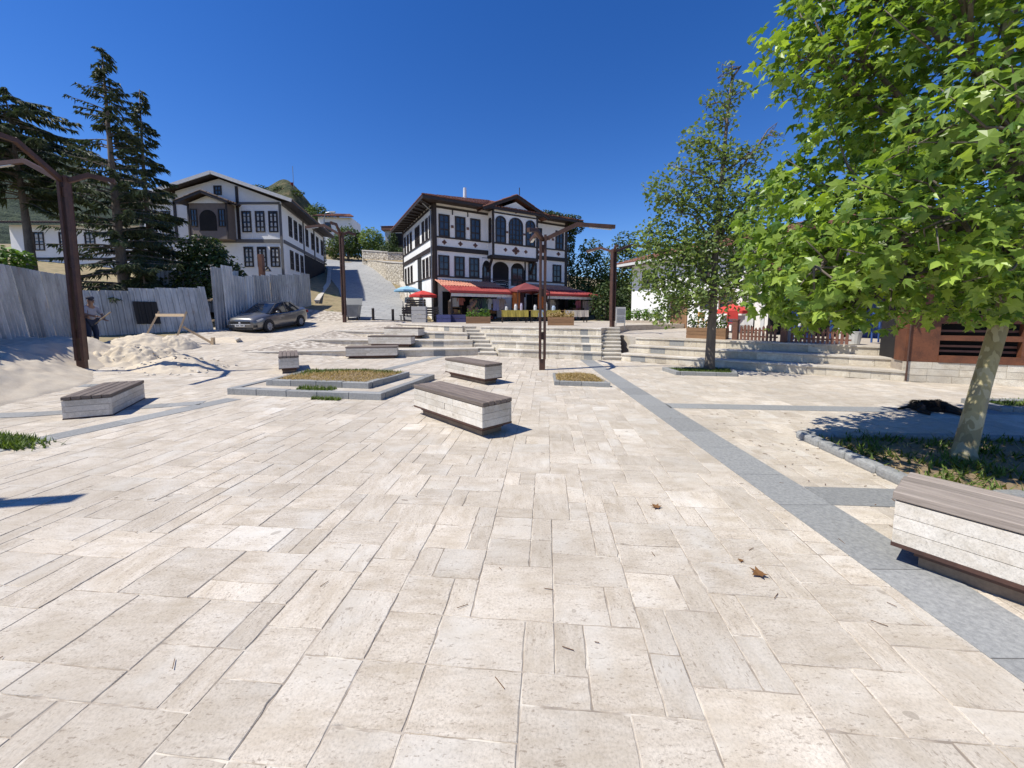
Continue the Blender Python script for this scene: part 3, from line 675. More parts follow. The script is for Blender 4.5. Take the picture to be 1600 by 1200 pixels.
def diamond(th, F, u, v, s, w=0.0):
    m = MB()
    for du, dv, k in ((0, 0, .62), (-.5, 0, .42), (.5, 0, .42), (0, -.5, .42), (0, .5, .42)):
        c = (u + du * s, v + dv * s); q = k * s; P = F.p
        m.hexa([P(c[0], c[1] - q, w), P(c[0] + q, c[1], w), P(c[0], c[1] + q, w), P(c[0] - q, c[1], w), P(c[0], c[1] - q, w + .02), P(c[0] + q, c[1], w + .02), P(c[0], c[1] + q, w + .02), P(c[0] - q, c[1], w + .02)])
    return m.build('ornament', M['browntimber'], th)
def tiled_slope(th, e0, e1, r0, r1, mat='tile', step=.24, rad=.075, name='roof_slope', thick=.10):
    e0, e1, r0, r1 = (Vector(p) for p in (e0, e1, r0, r1)); dz = Vector((0, 0, thick))
    s = MB().hexa([e0, e1, r1, r0, e0 + dz, e1 + dz, r1 + dz, r0 + dz]); o = s.build(name, M['timber'], th)
    n = max(2, int((e1 - e0).length / step)); m = MB()
    nn = (e1 - e0).cross(r0 - e0).normalized()
    if nn.z < 0: nn = -nn
    for k in range(n + 1):
        a = e0.lerp(e1, k / n) + dz; b = r0.lerp(r1, k / n) + dz; L = (b - a).length; x = (e1 - e0).normalized()
        if L < .2: continue
        segs = max(1, int(L / .4)); ov = .02
        for q in range(segs):
            p0 = a.lerp(b, q / segs); p1 = a.lerp(b, (q + 1) / segs); r = rad * (1.1 if q % 2 == 0 else 1.0)
            j = nn * rnd.uniform(-.008, .008)
            pr = [(-1, 0), (-.7, .7), (0, 1), (.7, .7), (1, 0)]
            A = [p0 - (b - a).normalized() * .05 + x * r * 1.1 * c + nn * (r * s_ + .012) + j for c, s_ in pr]; B = [p1 + x * r * .9 * c + nn * (r * s_ * .9) + j for c, s_ in pr]
            base = len(m.v); m.v += [tuple(p) for p in A + B]
            for i in range(4): m.f.append((base + i, base + i + 1, base + 6 + i, base + 5 + i)); m.t.append(None)
            m.f.append((base, base + 1, base + 2, base + 3, base + 4)); m.t.append(None)
    # bed between the barrels
    m.face([e0 + dz + nn * .006, e1 + dz + nn * .006, r1 + dz + nn * .006, r0 + dz + nn * .006])
    tag(m.build('roof_tiles', M[mat], o, fix=False), None, kind='stuff')
    return o
def outward(m, F, u0, u1, v0, v1, w=0): m.face([F.p(u0, v0, w), F.p(u1, v0, w), F.p(u1, v1, w), F.p(u0, v1, w)])

# ---------------------------------------------------------------- central timber house with shops
A = (-5.5, 28.0); U = (0.8473, 0.5311); WD = 10.45
class FrW(Fr):                           # front measured in drawing units that widen along the receding wall
    def cu(s, u): return 1.05966 * u / (1 + -0.00821 * u)
    def p(s, u, v, w=0): return s.o + s.U * s.cu(u) + s.N * w + Vector((0, 0, v))
class FrK(Fr):
    k = 1.0
    def p(s, u, v, w=0): return s.o + s.U * u * s.k + s.N * w + Vector((0, 0, v))
FF = FrW((*A, 0), U); B = tuple(FF.p(WD, 0))[:2]; Cc = (-10.3, 37.7); D = (B[0] + Cc[0] - A[0], B[1] + Cc[1] - A[1])
FS = Fr((*Cc, 0), (A[0] - Cc[0], A[1] - Cc[1])); LS = math.dist(A, Cc); FE = Fr((*B, 0), (D[0] - B[0], D[1] - B[1]))
h = thing('timber_house', (*A, 1.1), 'white half timbered house with projecting gabled bay above red awnings, centre', 'house')
MB().prism([A, B, D, Cc], 1.0, 9.5).build('wall', M['plaster'], h)
def strip(F, u0, u1, v0, v1, d=.05, name='beam', mat='timber', w=0.0): return MB().fbox(F, u0, u1, v0, v1, w, w + d).build(name, M[mat], h)
for F, L in ((FF, WD), (FS, LS)):
    strip(F, .12, L - .12, 6.12, 6.44, .07); strip(F, .12, L - .12, 7.02, 7.12, .06); strip(F, .12, L - .12, 4.26, 4.36, .06); strip(F, .12, L - .12, 9.05, 9.2, .06)
for F, us in ((FF, (0.0, WD - .2)), (FS, (LS - .2, 0.0))):
    for u in us: strip(F, u, u + .2, 1.1, 9.4, .08, 'post')
for u in (1.35, 2.45): strip(FF, u - .03, u + .03, 8.72, 9.05, .05, 'strut')
upw = [(.36, 1.13), (1.52, 2.27), (2.63, 3.38), (7.62, 8.26), (9.42, 10.12)]
for a, b in upw: window(h, FF, a, b, 7.12, 8.66)
for a, b in [(.30, 1.07), (1.44, 2.18), (2.52, 3.27), (7.15, 7.84), (9.2, 9.94)]: window(h, FF, a, b, 4.36, 5.82)
for u in (1.33, 2.45, 8.85, 9.2): MB().fbox(FF, u - .09, u + .09, 7.8, 7.98, 0, .04).build('ornament', M['browntimber'], h)
for u in (.75, 1.9, 3.0, 7.95, 9.7): diamond(h, FF, u, 6.74, .2)
# side facade windows, measured from the front corner backwards
for a, b in [(.45, 1.1), (1.5, 2.15), (2.6, 3.25), (4.1, 4.75), (5.0, 5.65), (6.95, 7.6), (8.2, 8.85), (9.5, 10.1)]:
    window(h, FS, LS - b, LS - a, 7.12, 8.66)
    if a < 3 or a > 6: window(h, FS, LS - b, LS - a, 4.36, 5.82)
MB().fbox(FS, LS - 5.9, LS - 3.7, 3.3, 6.1, 0, .02).build('recess_shade', M['dark'], h)  # flush panel, the shade of the recess is put into its colour
MB().fbox(FS, LS - 5.8, LS - 4.9, 3.3, 6.05, .02, .05).build('recess_wall', M['plaster'], h)
# projecting bay
bw = 3.5; FB = FrK(FF.p(3.95, 0, .75), U); FB.k = (FF.cu(7.45) - FF.cu(3.95)) / bw
m = MB().prism([tuple(FF.p(3.95, 0, -.05))[:2], tuple(FF.p(3.95, 0, .75))[:2], tuple(FF.p(7.45, 0, .75))[:2], tuple(FF.p(7.45, 0, -.05))[:2]], 6.05, 9.28)
m.hexa([FB.p(0, 9.28, 0), FB.p(bw, 9.28, 0), FB.p(bw, 9.28, -.8), FB.p(0, 9.28, -.8), FB.p(bw / 2 - .01, 10.15, 0), FB.p(bw / 2 + .01, 10.15, 0), FB.p(bw / 2 + .01, 10.15, -.8), FB.p(bw / 2 - .01, 10.15, -.8)])
bay = m.build('bay_window', M['plaster'], h)
for v0, v1, d in ((5.82, 6.06, .07), (6.88, 6.98, .05), (9.1, 9.2, .05)): MB().fbox(FB, -.05, bw + .05, v0, v1, -.75 if v0 < 6 else 0, d).build('beam', M['timber'], bay)
for u in (-.02, bw - .1): MB().fbox(FB, u, u + .12, 6.06, 9.3, -.06, .06).build('post', M['timber'], bay)
for a, b, v1 in ((.2, .98, 8.95), (1.2, 2.3, 8.98), (2.52, 3.3, 8.95)): window(h, FB, a, b, 6.96, v1, True, 3 if b - a < 1 else 4, .08, cols=2 if b - a < 1 else 4)
for u, s in ((.95, .17), (1.75, .34), (2.55, .17)): diamond(bay, FB, u, 6.5, s)
diamond(bay, FB, bw / 2, 9.5, .24)
for u in (1.08, 2.42): MB().fbox(FB, u - .07, u + .07, 7.75, 7.89, 0, .035).build('ornament', M['browntimber'], bay)
FBs = Fr(FF.p(3.95, 0, .02), (FF.N.x, FF.N.y), (-FF.U.x, -FF.U.y)); window(h, FBs, .18, .58, 6.96, 8.8, True, 2, .06)
for u in (3.95, 7.3): MB().bar(FF.p(u, 4.9, .05), FF.p(u, 5.9, .72), .14, .16).build('bracket', M['timber'], h)
# porch arches below the bay
MB().fbox(FF, 3.5, 6.95, 3.0, 5.9, 0, .015).build('porch', M['dark'], h)  # flat panel, coloured near-black as the shade behind the arches
def spandrel(u0, u1, vs, vt, w0, w1):
    m = MB(); r = (u1 - u0) / 2; c = (u0 + u1) / 2; n = 12
    pts = [(c + r * math.cos(math.pi * k / n), vs + (vt - .16 - vs) * math.sin(math.pi * k / n)) for k in range(n + 1)]
    for k in range(n):
        a, b = pts[k], pts[k + 1]; P = FF.p
        m.hexa([P(*a, w0), P(*b, w0), P(b[0], vt, w0), P(a[0], vt, w0), P(*a, w1), P(*b, w1), P(b[0], vt, w1), P(a[0], vt, w1)])
    return m.build('arch', M['plaster'], h)
for a, b in ((3.5, 4.15), (4.28, 5.55), (5.72, 6.8)): spandrel(a, b, 5.15, 5.85, .016, .06)
for u in (4.15, 5.55): MB().fbox(FF, u, u + (.13 if u < 5 else .17), 3.3, 5.85, .016, .06).build('pier', M['plaster'], h)
window(h, FF, 3.56, 4.1, 3.9, 5.3, False, 2, .06, w0=.02); window(h, FF, 5.8, 6.72, 3.9, 5.3, False, 2, .06, w0=.02)
for a, b in ((3.5, 4.15), (5.72, 6.8)): MB().fbox(FF, a, b, 3.2, 3.88, .016, .05).build('parapet', M['plaster'], h)
# oval shop sign (plain scrolled border, lettering too small to read)
m = MB(); n = 28
for k in range(n):
    a0, a1 = 2 * math.pi * k / n, 2 * math.pi * (k + 1) / n
    for rx, ry in ((.78, .30), (.56, .17)):
        q = [FF.p(4.93 + rx * math.cos(a) * s, 3.95 + ry * math.sin(a) * s, w) for w in (.08, .11) for a, s in ((a0, 1), (a1, 1), (a1, .94), (a0, .94))]; m.hexa(q)
sg = m.build('sign_border', plain('sign_white', (.62, .62, .6)), h)
m = MB()
for k in range(7): m.fbox(FF, 4.55 + k * .11, 4.55 + k * .11 + rnd.uniform(.05, .085), 3.91, 4.0, .085, .095)
m.build('lettering', M['sign_white'], sg)
# ground floor shop openings: flat panels with the interior shade in their colour
for a, b in ((.55, 4.5), (7.0, WD - .15)): MB().fbox(FF, a, b, 1.1, 3.25, 0, .02).build('shop_opening_shade', M['dark'], h)
MB().fbox(FF, 8.3, 9.6, 1.75, 2.9, .02, .06).build('shop_panel', plain('buff_panel', (.52, .46, .34)), h)
# main hipped roof
def off(p, q, r, s, d):   # corner offset of a quad
    p, q, r = Vector((*p, 0)), Vector((*q, 0)), Vector((*r, 0)); return p + (p - q).normalized() * d + (p - r).normalized() * d
cA, cB, cD, cC = off(A, B, Cc, 0, .95), off(B, A, D, 0, .95), off(D, B, Cc, 0, .95), off(Cc, A, D, 0, .95); ze = 9.42
for c in (cA, cB, cC, cD): c.z = ze
mid0 = (cA + cB) / 2; mid1 = (cC + cD) / 2; r0 = mid0.lerp(mid1, .36) + Vector((0, 0, 1.75)); r1 = mid0.lerp(mid1, .64) + Vector((0, 0, 1.75))
tiled_slope(h, cA, cB, r0, r0 + (cB - cA) * .002); tiled_slope(h, cC, cA, r1, r0); tiled_slope(h, cB, cD, r0, r1)
m = MB()
for a, b in ((cA, cB), (cC, cA)):
    m.bar(a + Vector((0, 0, -.02)), b + Vector((0, 0, -.02)), .06, .16)
m.build('fascia', M['timber'], h)
m = MB()                                  # soffit boards with rafter ends
m.hexa([cA + Vector((0, 0, -.05)), cB + Vector((0, 0, -.05)), Vector((*B, ze - .05)), Vector((*A, ze - .05)), cA, cB, Vector((*B, ze)), Vector((*A, ze))])
m.hexa([cC + Vector((0, 0, -.05)), cA + Vector((0, 0, -.05)), Vector((*A, ze - .05)), Vector((*Cc, ze - .05)), cC, cA, Vector((*A, ze)), Vector((*Cc, ze))])
m.build('soffit', M['timber'], h)
for k in range(13):
    t = (k + .5) / 13; a = Vector((*Cc, ze - .11)).lerp(Vector((*A, ze - .11)), t); b = cC.lerp(cA, t); b.z = ze - .11; MB().bar(a, b, .09, .11).build('rafter_end', M['timber'], h)
# gabled roof over the bay
apx, eav = 10.52, 9.25; um = 3.95 + bw / 2
for s in (-1, 1):
    ue = um + s * 2.55
    e0, e1 = FF.p(ue, eav, .98), FF.p(ue, eav, -3.0); q0, q1 = FF.p(um, apx, .98), FF.p(um, apx, -3.6)
    tiled_slope(h, e0, e1, q0, q1, name='gable_slope')
    MB().bar(FF.p(ue, eav - .02, .96), FF.p(um, apx - .02, .96), .1, .2).build('barge_board', M['timber'], h)
    MB().hexa([FF.p(ue, eav - .05, .9), FF.p(um, apx - .05, .9), FF.p(um, apx - .05, .02), FF.p(ue, eav - .05, .02), FF.p(ue, eav - .02, .9), FF.p(um, apx - .02, .9), FF.p(um, apx - .02, .02), FF.p(ue, eav - .02, .02)]).build('gable_soffit', M['browntimber'], h)
MB().tube([FF.p(2.95, 9.9, -1.6), FF.p(2.95, 11.3, -1.6)], [.16, .12], 10).build('chimney_pipe', plain('pale_metal', (.75, .77, .8), .4), h)
MB().tube([FF.p(um, apx, 1.3), FF.p(um, apx + .55, 1.3)], .03, 6).build('finial', M['timber'], h)
MB().tube([FS.p(LS - .25, 1.2, .12), FS.p(LS - .25, 8.9, .12), FS.p(LS - .2, 9.3, .7)], .05, 8).build('downpipe', M['steel'], h)

# awnings
M['fadedtile'] = flat('faded_tile', (0.62, 0.33, 0.22), (0.42, 0.13, 0.08), 9, 0.75, 0, 0.2, fine=22)
def awning(label, u0, u1, posts, zb=4.0, zf=3.05, wf=2.75, cut=(.55, .0)):
    t = thing('shop_awning', tuple(FF.p((u0 + u1) / 2, 1.1, wf)), label, 'awning', 'red tiled shop awnings')
    e0, e1 = FF.p(u0 - .1, zf, wf), FF.p(u1 + .35, zf, wf); q0, q1 = FF.p(u0 + cut[0], zb, .08), FF.p(u1 - cut[1], zb, .08)
    k0, k1 = e0.lerp(q0, .5), e1.lerp(q1, .5)
    tiled_slope(t, e0, e1, k0, k1, 'redtile', .21, .05, 'awning_roof', .05); tiled_slope(t, k0, k1, q0, q1, 'fadedtile', .21, .06, 'awning_roof', .05)
    MB().fbox(FF, u0 - .12, u1 + .37, zf - .02, zf + .14, wf + .03, wf + .08).build('fascia', plain('awning_red', (.42, .045, .04), .5), t)
    m = MB(); n = int((u1 - u0) / .12)
    for k in range(n):
        a = u0 + (u1 - u0) * k / n; b = u0 + (u1 - u0) * (k + 1) / n; d0 = .03 * math.sin(k * 1.9); d1 = .03 * math.sin((k + 1) * 1.9)
        m.hexa([FF.p(a, zf - .24, wf - .05 + d0), FF.p(b, zf - .24, wf - .05 + d1), FF.p(b, zf - .24, wf - .06 + d1), FF.p(a, zf - .24, wf - .06 + d0), FF.p(a, zf - .04, wf - .03), FF.p(b, zf - .04, wf - .03), FF.p(b, zf - .04, wf - .04), FF.p(a, zf - .04, wf - .04)])
    m.build('valance', plain('valance_cloth', (.62, .6, .62)), t)
    for u in posts: MB().fbox(FF, u - .05, u + .05, 1.1, zf + .05, wf - .2, wf - .1).build('post', M['timber'], t)
    return t
awning('red tiled awning on the left side of the timber house', .1, 4.5, (.15, 4.45), cut=(-.05, .4))
awning('red tiled awning on the right side of the timber house', 7.1, 11.3, (7.2, 10.0, 11.2), cut=(-.1, 1.5))
t = thing('canopy', tuple(FF.p(5.6, 1.1, 2.6)), 'small peaked dark red canopy between the two awnings', 'canopy')
m = MB(); ap = FF.p(5.55, 3.95, 2.4); cs = [FF.p(4.35, 3.3, 3.5), FF.p(6.75, 3.3, 3.5), FF.p(6.75, 3.3, 1.3), FF.p(4.35, 3.3, 1.3)]
for k in range(4):
    a, b = cs[k], cs[(k + 1) % 4]; mm = (a + b) / 2 + Vector((0, 0, .13)); dn = Vector((0, 0, -.14))
    q = (ap + mm) / 2 - Vector((0, 0, .05)); m.face([a, mm, q]); m.face([mm, b, q]); m.face([a, q, ap]); m.face([q, b, ap]); m.face([a, a + dn, mm + dn, mm]); m.face([mm, mm + dn, b + dn, b])
m.build('cloth', plain('canopy_red', (.23, .05, .05), .7), t, fix=False)
for c in cs: MB().tube([(c.x, c.y, 1.1), (c.x, c.y, 3.3)], .03, 6).build('pole', M['timber'], t)

# ---------------------------------------------------------------- left white house on its rise
H2 = Fr((-28.8, 31.0, 0), (1, 0)); W2 = 11.0; S2 = Fr((-17.8, 31.0, 0), (-3, 13)); L2 = 13.3
h = thing('white_house', (-18.3, 31, 4.2), 'white two storey house with dark beams and front gable behind the metal fence', 'house')
back = [tuple(S2.p(L2, 0))[:2], tuple(Vector((-28.8, 31, 0)) + S2.U * L2)[:2]]
m = MB().prism([(-28.8, 31), (-17.8, 31), back[0], back[1]], 3.0, 10.25)
m.hexa([H2.p(0, 10.25), H2.p(W2, 10.25), H2.p(W2, 10.25, -.3), H2.p(0, 10.25, -.3), H2.p(6.25, 11.95), H2.p(6.35, 11.95), H2.p(6.35, 11.95, -.3), H2.p(6.25, 11.95, -.3)])
m.build('wall', M['plaster2'], h)
grey = plain('grey_trim', (.13, .125, .125))
for v0, v1 in ((7.15, 7.42), (10.05, 10.22)): MB().fbox(H2, .1, W2 - .1, v0, v1, 0, .06).build('beam', grey, h)
for u in (0, W2 - .18): MB().fbox(H2, u, u + .18, 4.2, 10.05, 0, .065).build('post', grey, h)
MB().fbox(H2, W2 - 3.45, W2 - 3.25, 7.42, 11.4, 0, .06).build('post', M['timber'], h); MB().fbox(H2, W2 - 8.3, W2 - 8.1, 7.42, 11.2, 0, .06).build('post', M['timber'], h)
for d in (.30, 1.32, 2.36): window(h, H2, W2 - d - .72, W2 - d, 7.95, 9.55, curtain=True, cross=3)
for d in (.30, 1.32, 2.36): window(h, H2, W2 - d - .72, W2 - d, 5.3, 6.85, curtain=True, cross=3)
for d in (8.6, 9.7): window(h, H2, W2 - d - .72, W2 - d, 7.95, 9.55, curtain=True, cross=3); window(h, H2, W2 - d - .72, W2 - d, 5.3, 6.85, curtain=True, cross=3)
window(h, H2, W2 - 5.1, W2 - 4.5, 10.75, 11.45, cross=1)
m = MB().fbox(H2, W2 - 6.6, W2 - 3.6, 7.3, 9.9, 0, .8); pch = m.build('porch', plain('shaded_boarding', (.20, .16, .14)), h)  # dark brown walls, darkened further to stand in for the porch's deep shade
PF = Fr(H2.p(W2 - 6.6, 0, .8), (1, 0))
MB().face([PF.p(*q, .01) for q in arch(.9, 2.1, 7.9, 9.4)]); m = MB(); m.face([PF.p(*q, .012) for q in arch(.85, 2.15, 7.9, 9.45)]); m.build('doorway', M['dark'], pch, fix=False)
for u in (0, 2.88): MB().fbox(PF, u, u + .12, 7.3, 9.9, 0, .05).build('post', M['timber'], pch)
for a, b in ((.2, .7), (2.3, 2.8)): window(h, PF, a, b, 8.2, 9.5, cross=2, casing=.06)
for s in (-1, 1):
    e = PF.p(1.5 + s * 1.95, 9.85, .55); q = PF.p(1.5, 10.6, .55); e1 = PF.p(1.5 + s * 1.95, 9.85, -.8); q1 = PF.p(1.5, 10.6, -.8)
    tiled_slope(h, e, e1, q, q1, 'darktile', name='porch_roof'); MB().bar(e, q, .08, .18).build('barge_board', M['timber'], h)
m = MB(); m.face([PF.p(.1, 9.92, .02), PF.p(2.9, 9.92, .02), PF.p(1.5, 10.46, .02)]); m.build('pediment', M['plaster2'], pch, fix=False)
for k, d in enumerate((1.5, 2.9, 4.3, 6.3, 8.2, 10.1, 12.0)):
    window(h, S2, d, d + .8, 7.95, 9.55)
    if k < 3: window(h, S2, d, d + .8, 5.3, 6.85)
for v0, v1 in ((7.15, 7.42), (10.0, 10.2)): MB().fbox(S2, .1, L2, v0, v1, 0, .06).build('beam', grey, h)
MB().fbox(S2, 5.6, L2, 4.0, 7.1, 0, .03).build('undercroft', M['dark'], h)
for u in (5.5, 9.2, L2 - .15): MB().fbox(S2, u, u + .15, 7.1, 10.0, 0, .07).build('post', M['timber'], h)
dV = S2.U
for s in (-1, 1):
    u = 6.3 + s * (6.7 if s < 0 else 5.95); e0 = H2.p(u, 10.05, .7); q0 = H2.p(6.3, 12.1, .7); e1 = e0 + dV * (L2 + 1.2); q1 = q0 + dV * (L2 + 1.2)
    tiled_slope(h, e0, e1, q0, q1, 'darktile'); MB().bar(e0 + Vector((0, -.08, .08)), q0 + Vector((0, -.08, .08)), .07, .25).build('barge_board', plain('grey_white_board', (.55, .55, .56)), h)
    if s > 0: MB().hexa([e0 - Vector((0, 0, .04)), e1 - Vector((0, 0, .04)), S2.p(L2 + .5, 10.2, 0), S2.p(0, 10.2, 0), e0, e1, S2.p(L2 + .5, 10.24, 0), S2.p(0, 10.24, 0)]).build('soffit', M['timber'], h)

# low white house far left behind the spruces
H3 = Fr((-44, 35, 0), (1, .02)); h = thing('white_house', (-38, 35, 4), 'low white house mostly hidden behind the spruces at far left', 'house')
MB().fbox(H3, 0, 15, 3, 9.4, -9, 0).build('wall', M['plaster2'], h)
for u in (2, 4.2, 6.4, 8.6, 10.8, 13): window(h, H3, u, u + .9, 7.2, 8.8, curtain=True)
MB().fbox(H3, -.2, 15.2, 6.4, 6.6, 0, .05).build('beam', M['timber'], h)
tiled_slope(h, H3.p(-.8, 9.35, .9), H3.p(15.8, 9.35, .9), H3.p(3, 10.6, -4.5), H3.p(12, 10.6, -4.5), 'darktile'); tiled_slope(h, H3.p(15.8, 9.35, .9), H3.p(15.8, 9.35, -9.9), H3.p(12, 10.6, -4.5), H3.p(12.01, 10.6, -4.5), 'darktile')

# ---------------------------------------------------------------- white house on the right
RFh = Fr((7.9, 26, 0), (.425, -.905)); LR = 12.5
h = thing('white_house', (7.9, 26, .9), 'plain white house on the right behind the slim tree', 'house')
MB().fbox(RFh, 0, LR, .6, 4.75, -7, 0).build('wall', M['plaster2'], h)
MB().fbox(RFh, 2.55, LR, .6, 4.98, 0, .35).build('wall', M['plaster2'], h)
window(h, RFh, .95, 1.6, 3.25, 4.3); window(h, RFh, 1.85, 2.45, 3.25, 4.3)
FR2 = Fr(RFh.p(0, 0, .35), (.425, -.905))
m = MB(); nb = 8
for k in range(nb): m.fbox(FR2, 3.75, 4.7, .9 + k * .185, 1.08 + k * .185, 0, .03 + .006 * (k % 2))
m.build('door', M['boxwood'], h); MB().fbox(FR2, 3.65, 3.75, .85, 2.45, 0, .07).fbox(FR2, 4.7, 4.8, .85, 2.45, 0, .07).fbox(FR2, 3.65, 4.8, 2.4, 2.5, 0, .065).build('door_frame', M['boxwood'], h)
window(h, FR2, 5.6, 6.25, 1.9, 2.85, mat='timber'); window(h, FR2, 6.7, 7.5, 1.9, 2.85, mat='browntimber'); window(h, FR2, 9, 9.8, 1.9, 2.85)
window(h, FR2, 5.4, 6.1, 3.3, 4.4); window(h, FR2, 7.2, 7.9, 3.3, 4.4); window(h, FR2, 9.6, 10.3, 3.3, 4.4)
tiled_slope(h, RFh.p(-.8, 4.75, .95), RFh.p(LR + .8, 4.75, .95), RFh.p(2.5, 6.1, -3.5), RFh.p(LR - 2, 6.1, -3.5))
MB().bar(RFh.p(-.8, 4.76, .97), RFh.p(LR + .8, 4.76, .97), .05, .16).build('fascia', M['sign_white'], h)
MB().hexa([RFh.p(-.8, 4.69, .95), RFh.p(LR + .8, 4.69, .95), RFh.p(LR, 4.69, .36), RFh.p(0, 4.69, .36), RFh.p(-.8, 4.74, .95), RFh.p(LR + .8, 4.74, .95), RFh.p(LR, 4.74, .36), RFh.p(0, 4.74, .36)]).build('soffit', M['timber'], h)
tiled_slope(h, RFh.p(-.8, 4.75, -7.5), RFh.p(-.8, 4.75, .95), RFh.p(2.49, 6.1, -3.5), RFh.p(2.5, 6.1, -3.5))
MB().fbox(FR2, 7.9, 8.25, .7, 3.4, 0, .5).build('buttress', M['plaster2'], h)
MB().fbox(RFh, .3, 3.3, .8, 1.25, .5, .9).build('planting_trough', M['mortar'], h)

# small house up on the slope
H4 = Fr((-19.4, 61, 0), (1, 0)); h = thing('hill_house', (-18, 61, 11), 'small house with reddish roof edge up the slope behind the timber house', 'house')
MB().fbox(H4, 0, 6, 10, 14.3, -5, 0).build('wall', plain('pale_render', (.55, .53, .5)), h)
MB().fbox(H4, .9, 5, 11, 13.9, 0, .03).build('opening', M['dark'], h)
MB().fbox(H4, -.4, 6.4, 14.3, 14.75, -5.4, .5).build('roof', M['browntimber'], h)
tiled_slope(h, H4.p(-.4, 14.7, .5), H4.p(6.4, 14.7, .5), H4.p(1, 15.4, -2.5), H4.p(5, 15.4, -2.5))
H5 = Fr((-30, 62, 0), (1, .1)); h = thing('hill_house', (-28, 62, 13), 'house with clay tile roof behind the big white house', 'house')
MB().fbox(H5, 0, 5, 12, 16.6, -5, 0).build('wall', M['plaster2'], h); window(h, H5, 1, 1.9, 14.3, 15.8)
tiled_slope(h, H5.p(-.5, 16.5, .7), H5.p(5.5, 16.5, .7), H5.p(1, 17.6, -2.5), H5.p(4, 17.6, -2.5))

# ---------------------------------------------------------------- corrugated site fence
def sheet(mb, F, u0, u1, v0, v1, w=0.0, lean=(0, 0), per=.22, dep=.055, z_of=None):
    us = []; k = math.floor(u0 / per)
    prof = [(0, 0), (.55, 0), (.66, 1), (.86, 1), (.97, 0)]
    while k * per < u1:
        for a, hgt in prof:
            u = (k + a) * per
            if u0 < u < u1: us.append((u, hgt * dep))
        k += 1
    us = [(u0, us[0][1] if us else 0)] + us + [(u1, us[-1][1] if us else 0)]
    n = len(mb.v); hh = v1 - v0
    for u, d in us: mb.v += [tuple(F.p(u, v0, w + d)), tuple(F.p(u + lean[0] * hh, v1, w + d - lean[1] * hh))]
    for i in range(len(us) - 1): mb.f.append((n + 2 * i, n + 2 * i + 2, n + 2 * i + 3, n + 2 * i + 1)); mb.t.append(None)
    return mb
def fence(label, F, L, zb, zt, wid=.86, lean=.05, back=.04, seed=1, jag=.025):
    r = random.Random(seed); t = thing('metal_fence', tuple(F.p(L / 2, zb(L / 2), 0)), label, 'fence', 'corrugated site fence runs')
    u = 0.0; k = 0
    while u < L - .05:
        e = min(L, u + wid * r.uniform(.85, 1.1)); l = lean + r.uniform(-.03, .03)
        m = sheet(MB(), F, u, e + .03, zb((u + e) / 2) - .25, zt((u + e) / 2) + r.uniform(-jag, jag), .012 * (k % 2), (l, back + r.uniform(-.01, .01)))
        o = m.build('metal_sheet', M['zinc'], t, fix=False); sd = o.modifiers.new('gauge', 'SOLIDIFY'); sd.thickness = .003
        u = e; k += 1
    for v in (.45, 1.5): MB().bar(F.p(0, zb(0) + v, -.16), F.p(L, zb(L) + v, -.16), .06, .08).build('rail', M['newwood'], t)
    return t
FA = Fr((-11.0, 6.3, 0), (-3.0, 5.0)); FB_ = Fr((-17.75, 16.0, 0), (2.95, 3.45)); FC = Fr((-14.75, 19.45, 0), (.06, 9.3))
fence('tall grey corrugated fence run at far left above the sand bank', FA, 9.2, lambda u: .35 + .05 * u, lambda u: 2.92 + .01 * u, lean=-.12, back=.06, seed=3)
fb = fence('low dented corrugated fence run with a black painted patch', FB_, 4.5, lambda u: .6 + .05 * u, lambda u: 2.56 + .09 * u, lean=-.09, back=.05, seed=5, jag=.03)
o = sheet(MB(), FB_, 1.75, 2.55, 1.2, 2.2, .035, (-.09, .05)).build('black_patch', M['black'], fb, fix=False); o.modifiers.new('gauge', 'SOLIDIFY').thickness = .003
fence('corrugated fence run climbing the street behind the grey car', FC, 9.3, lambda u: .85 + .15 * u, lambda u: (3.95 if u < 1.7 else 3.45) + .12 * u, lean=-.02, back=.02, seed=8, jag=.04)
F5 = Fr((-19.5, 21.5, 0), (1, .1)); fence('grey corrugated sheets standing behind the spruce trunk', F5, 4.2, lambda u: 2.0, lambda u: 4.0, seed=12)

# ---------------------------------------------------------------- sand
def nz(x, y, s=1.0): return math.sin(x * 2.3 * s + 1.3 * math.sin(y * 1.7 * s)) * math.sin(y * 2.9 * s + 1.1 * math.sin(x * 2.1 * s))
def sand(label, c, r, hgt, n=60, rough=.10, shape=1.4, mat='sand', el=1.0, rot=0.0):
    m = MB(); zc = terr(*c)
    for j in range(n + 1):
        for i in range(n + 1):
            a, b = -1 + 2 * i / n, -1 + 2 * j / n
            d = math.hypot(a, b); k = max(0, 1 - d)
            lx, ly = a * r, b * r * el; x = c[0] + lx * math.cos(rot) - ly * math.sin(rot); y = c[1] + lx * math.sin(rot) + ly * math.cos(rot)
            z = terr(x, y) + (hgt * (1 - d ** shape) if d < 1 else -.06 * (d - 1)) + (rough * hgt * (nz(x, y, 2) + .6 * nz(x + 3, y, 5) + .45 * nz(x, y + 2, 12)) * min(1, k * 4)) + .006
            if d > 1: z = terr(x, y) - .02
            m.v.append((x, y, z))
    for j in range(n):
        for i in range(n): k = j * (n + 1) + i; m.f.append((k, k + 1, k + n + 2, k + n + 1)); m.t.append(None)
    return tag(m.build('sand_pile', M[mat], smooth=True, at=(c[0], c[1], zc), fix=False), label, 'sand pile', 'sand piles on the building site')
m = MB(); n1, n2 = 130, 60
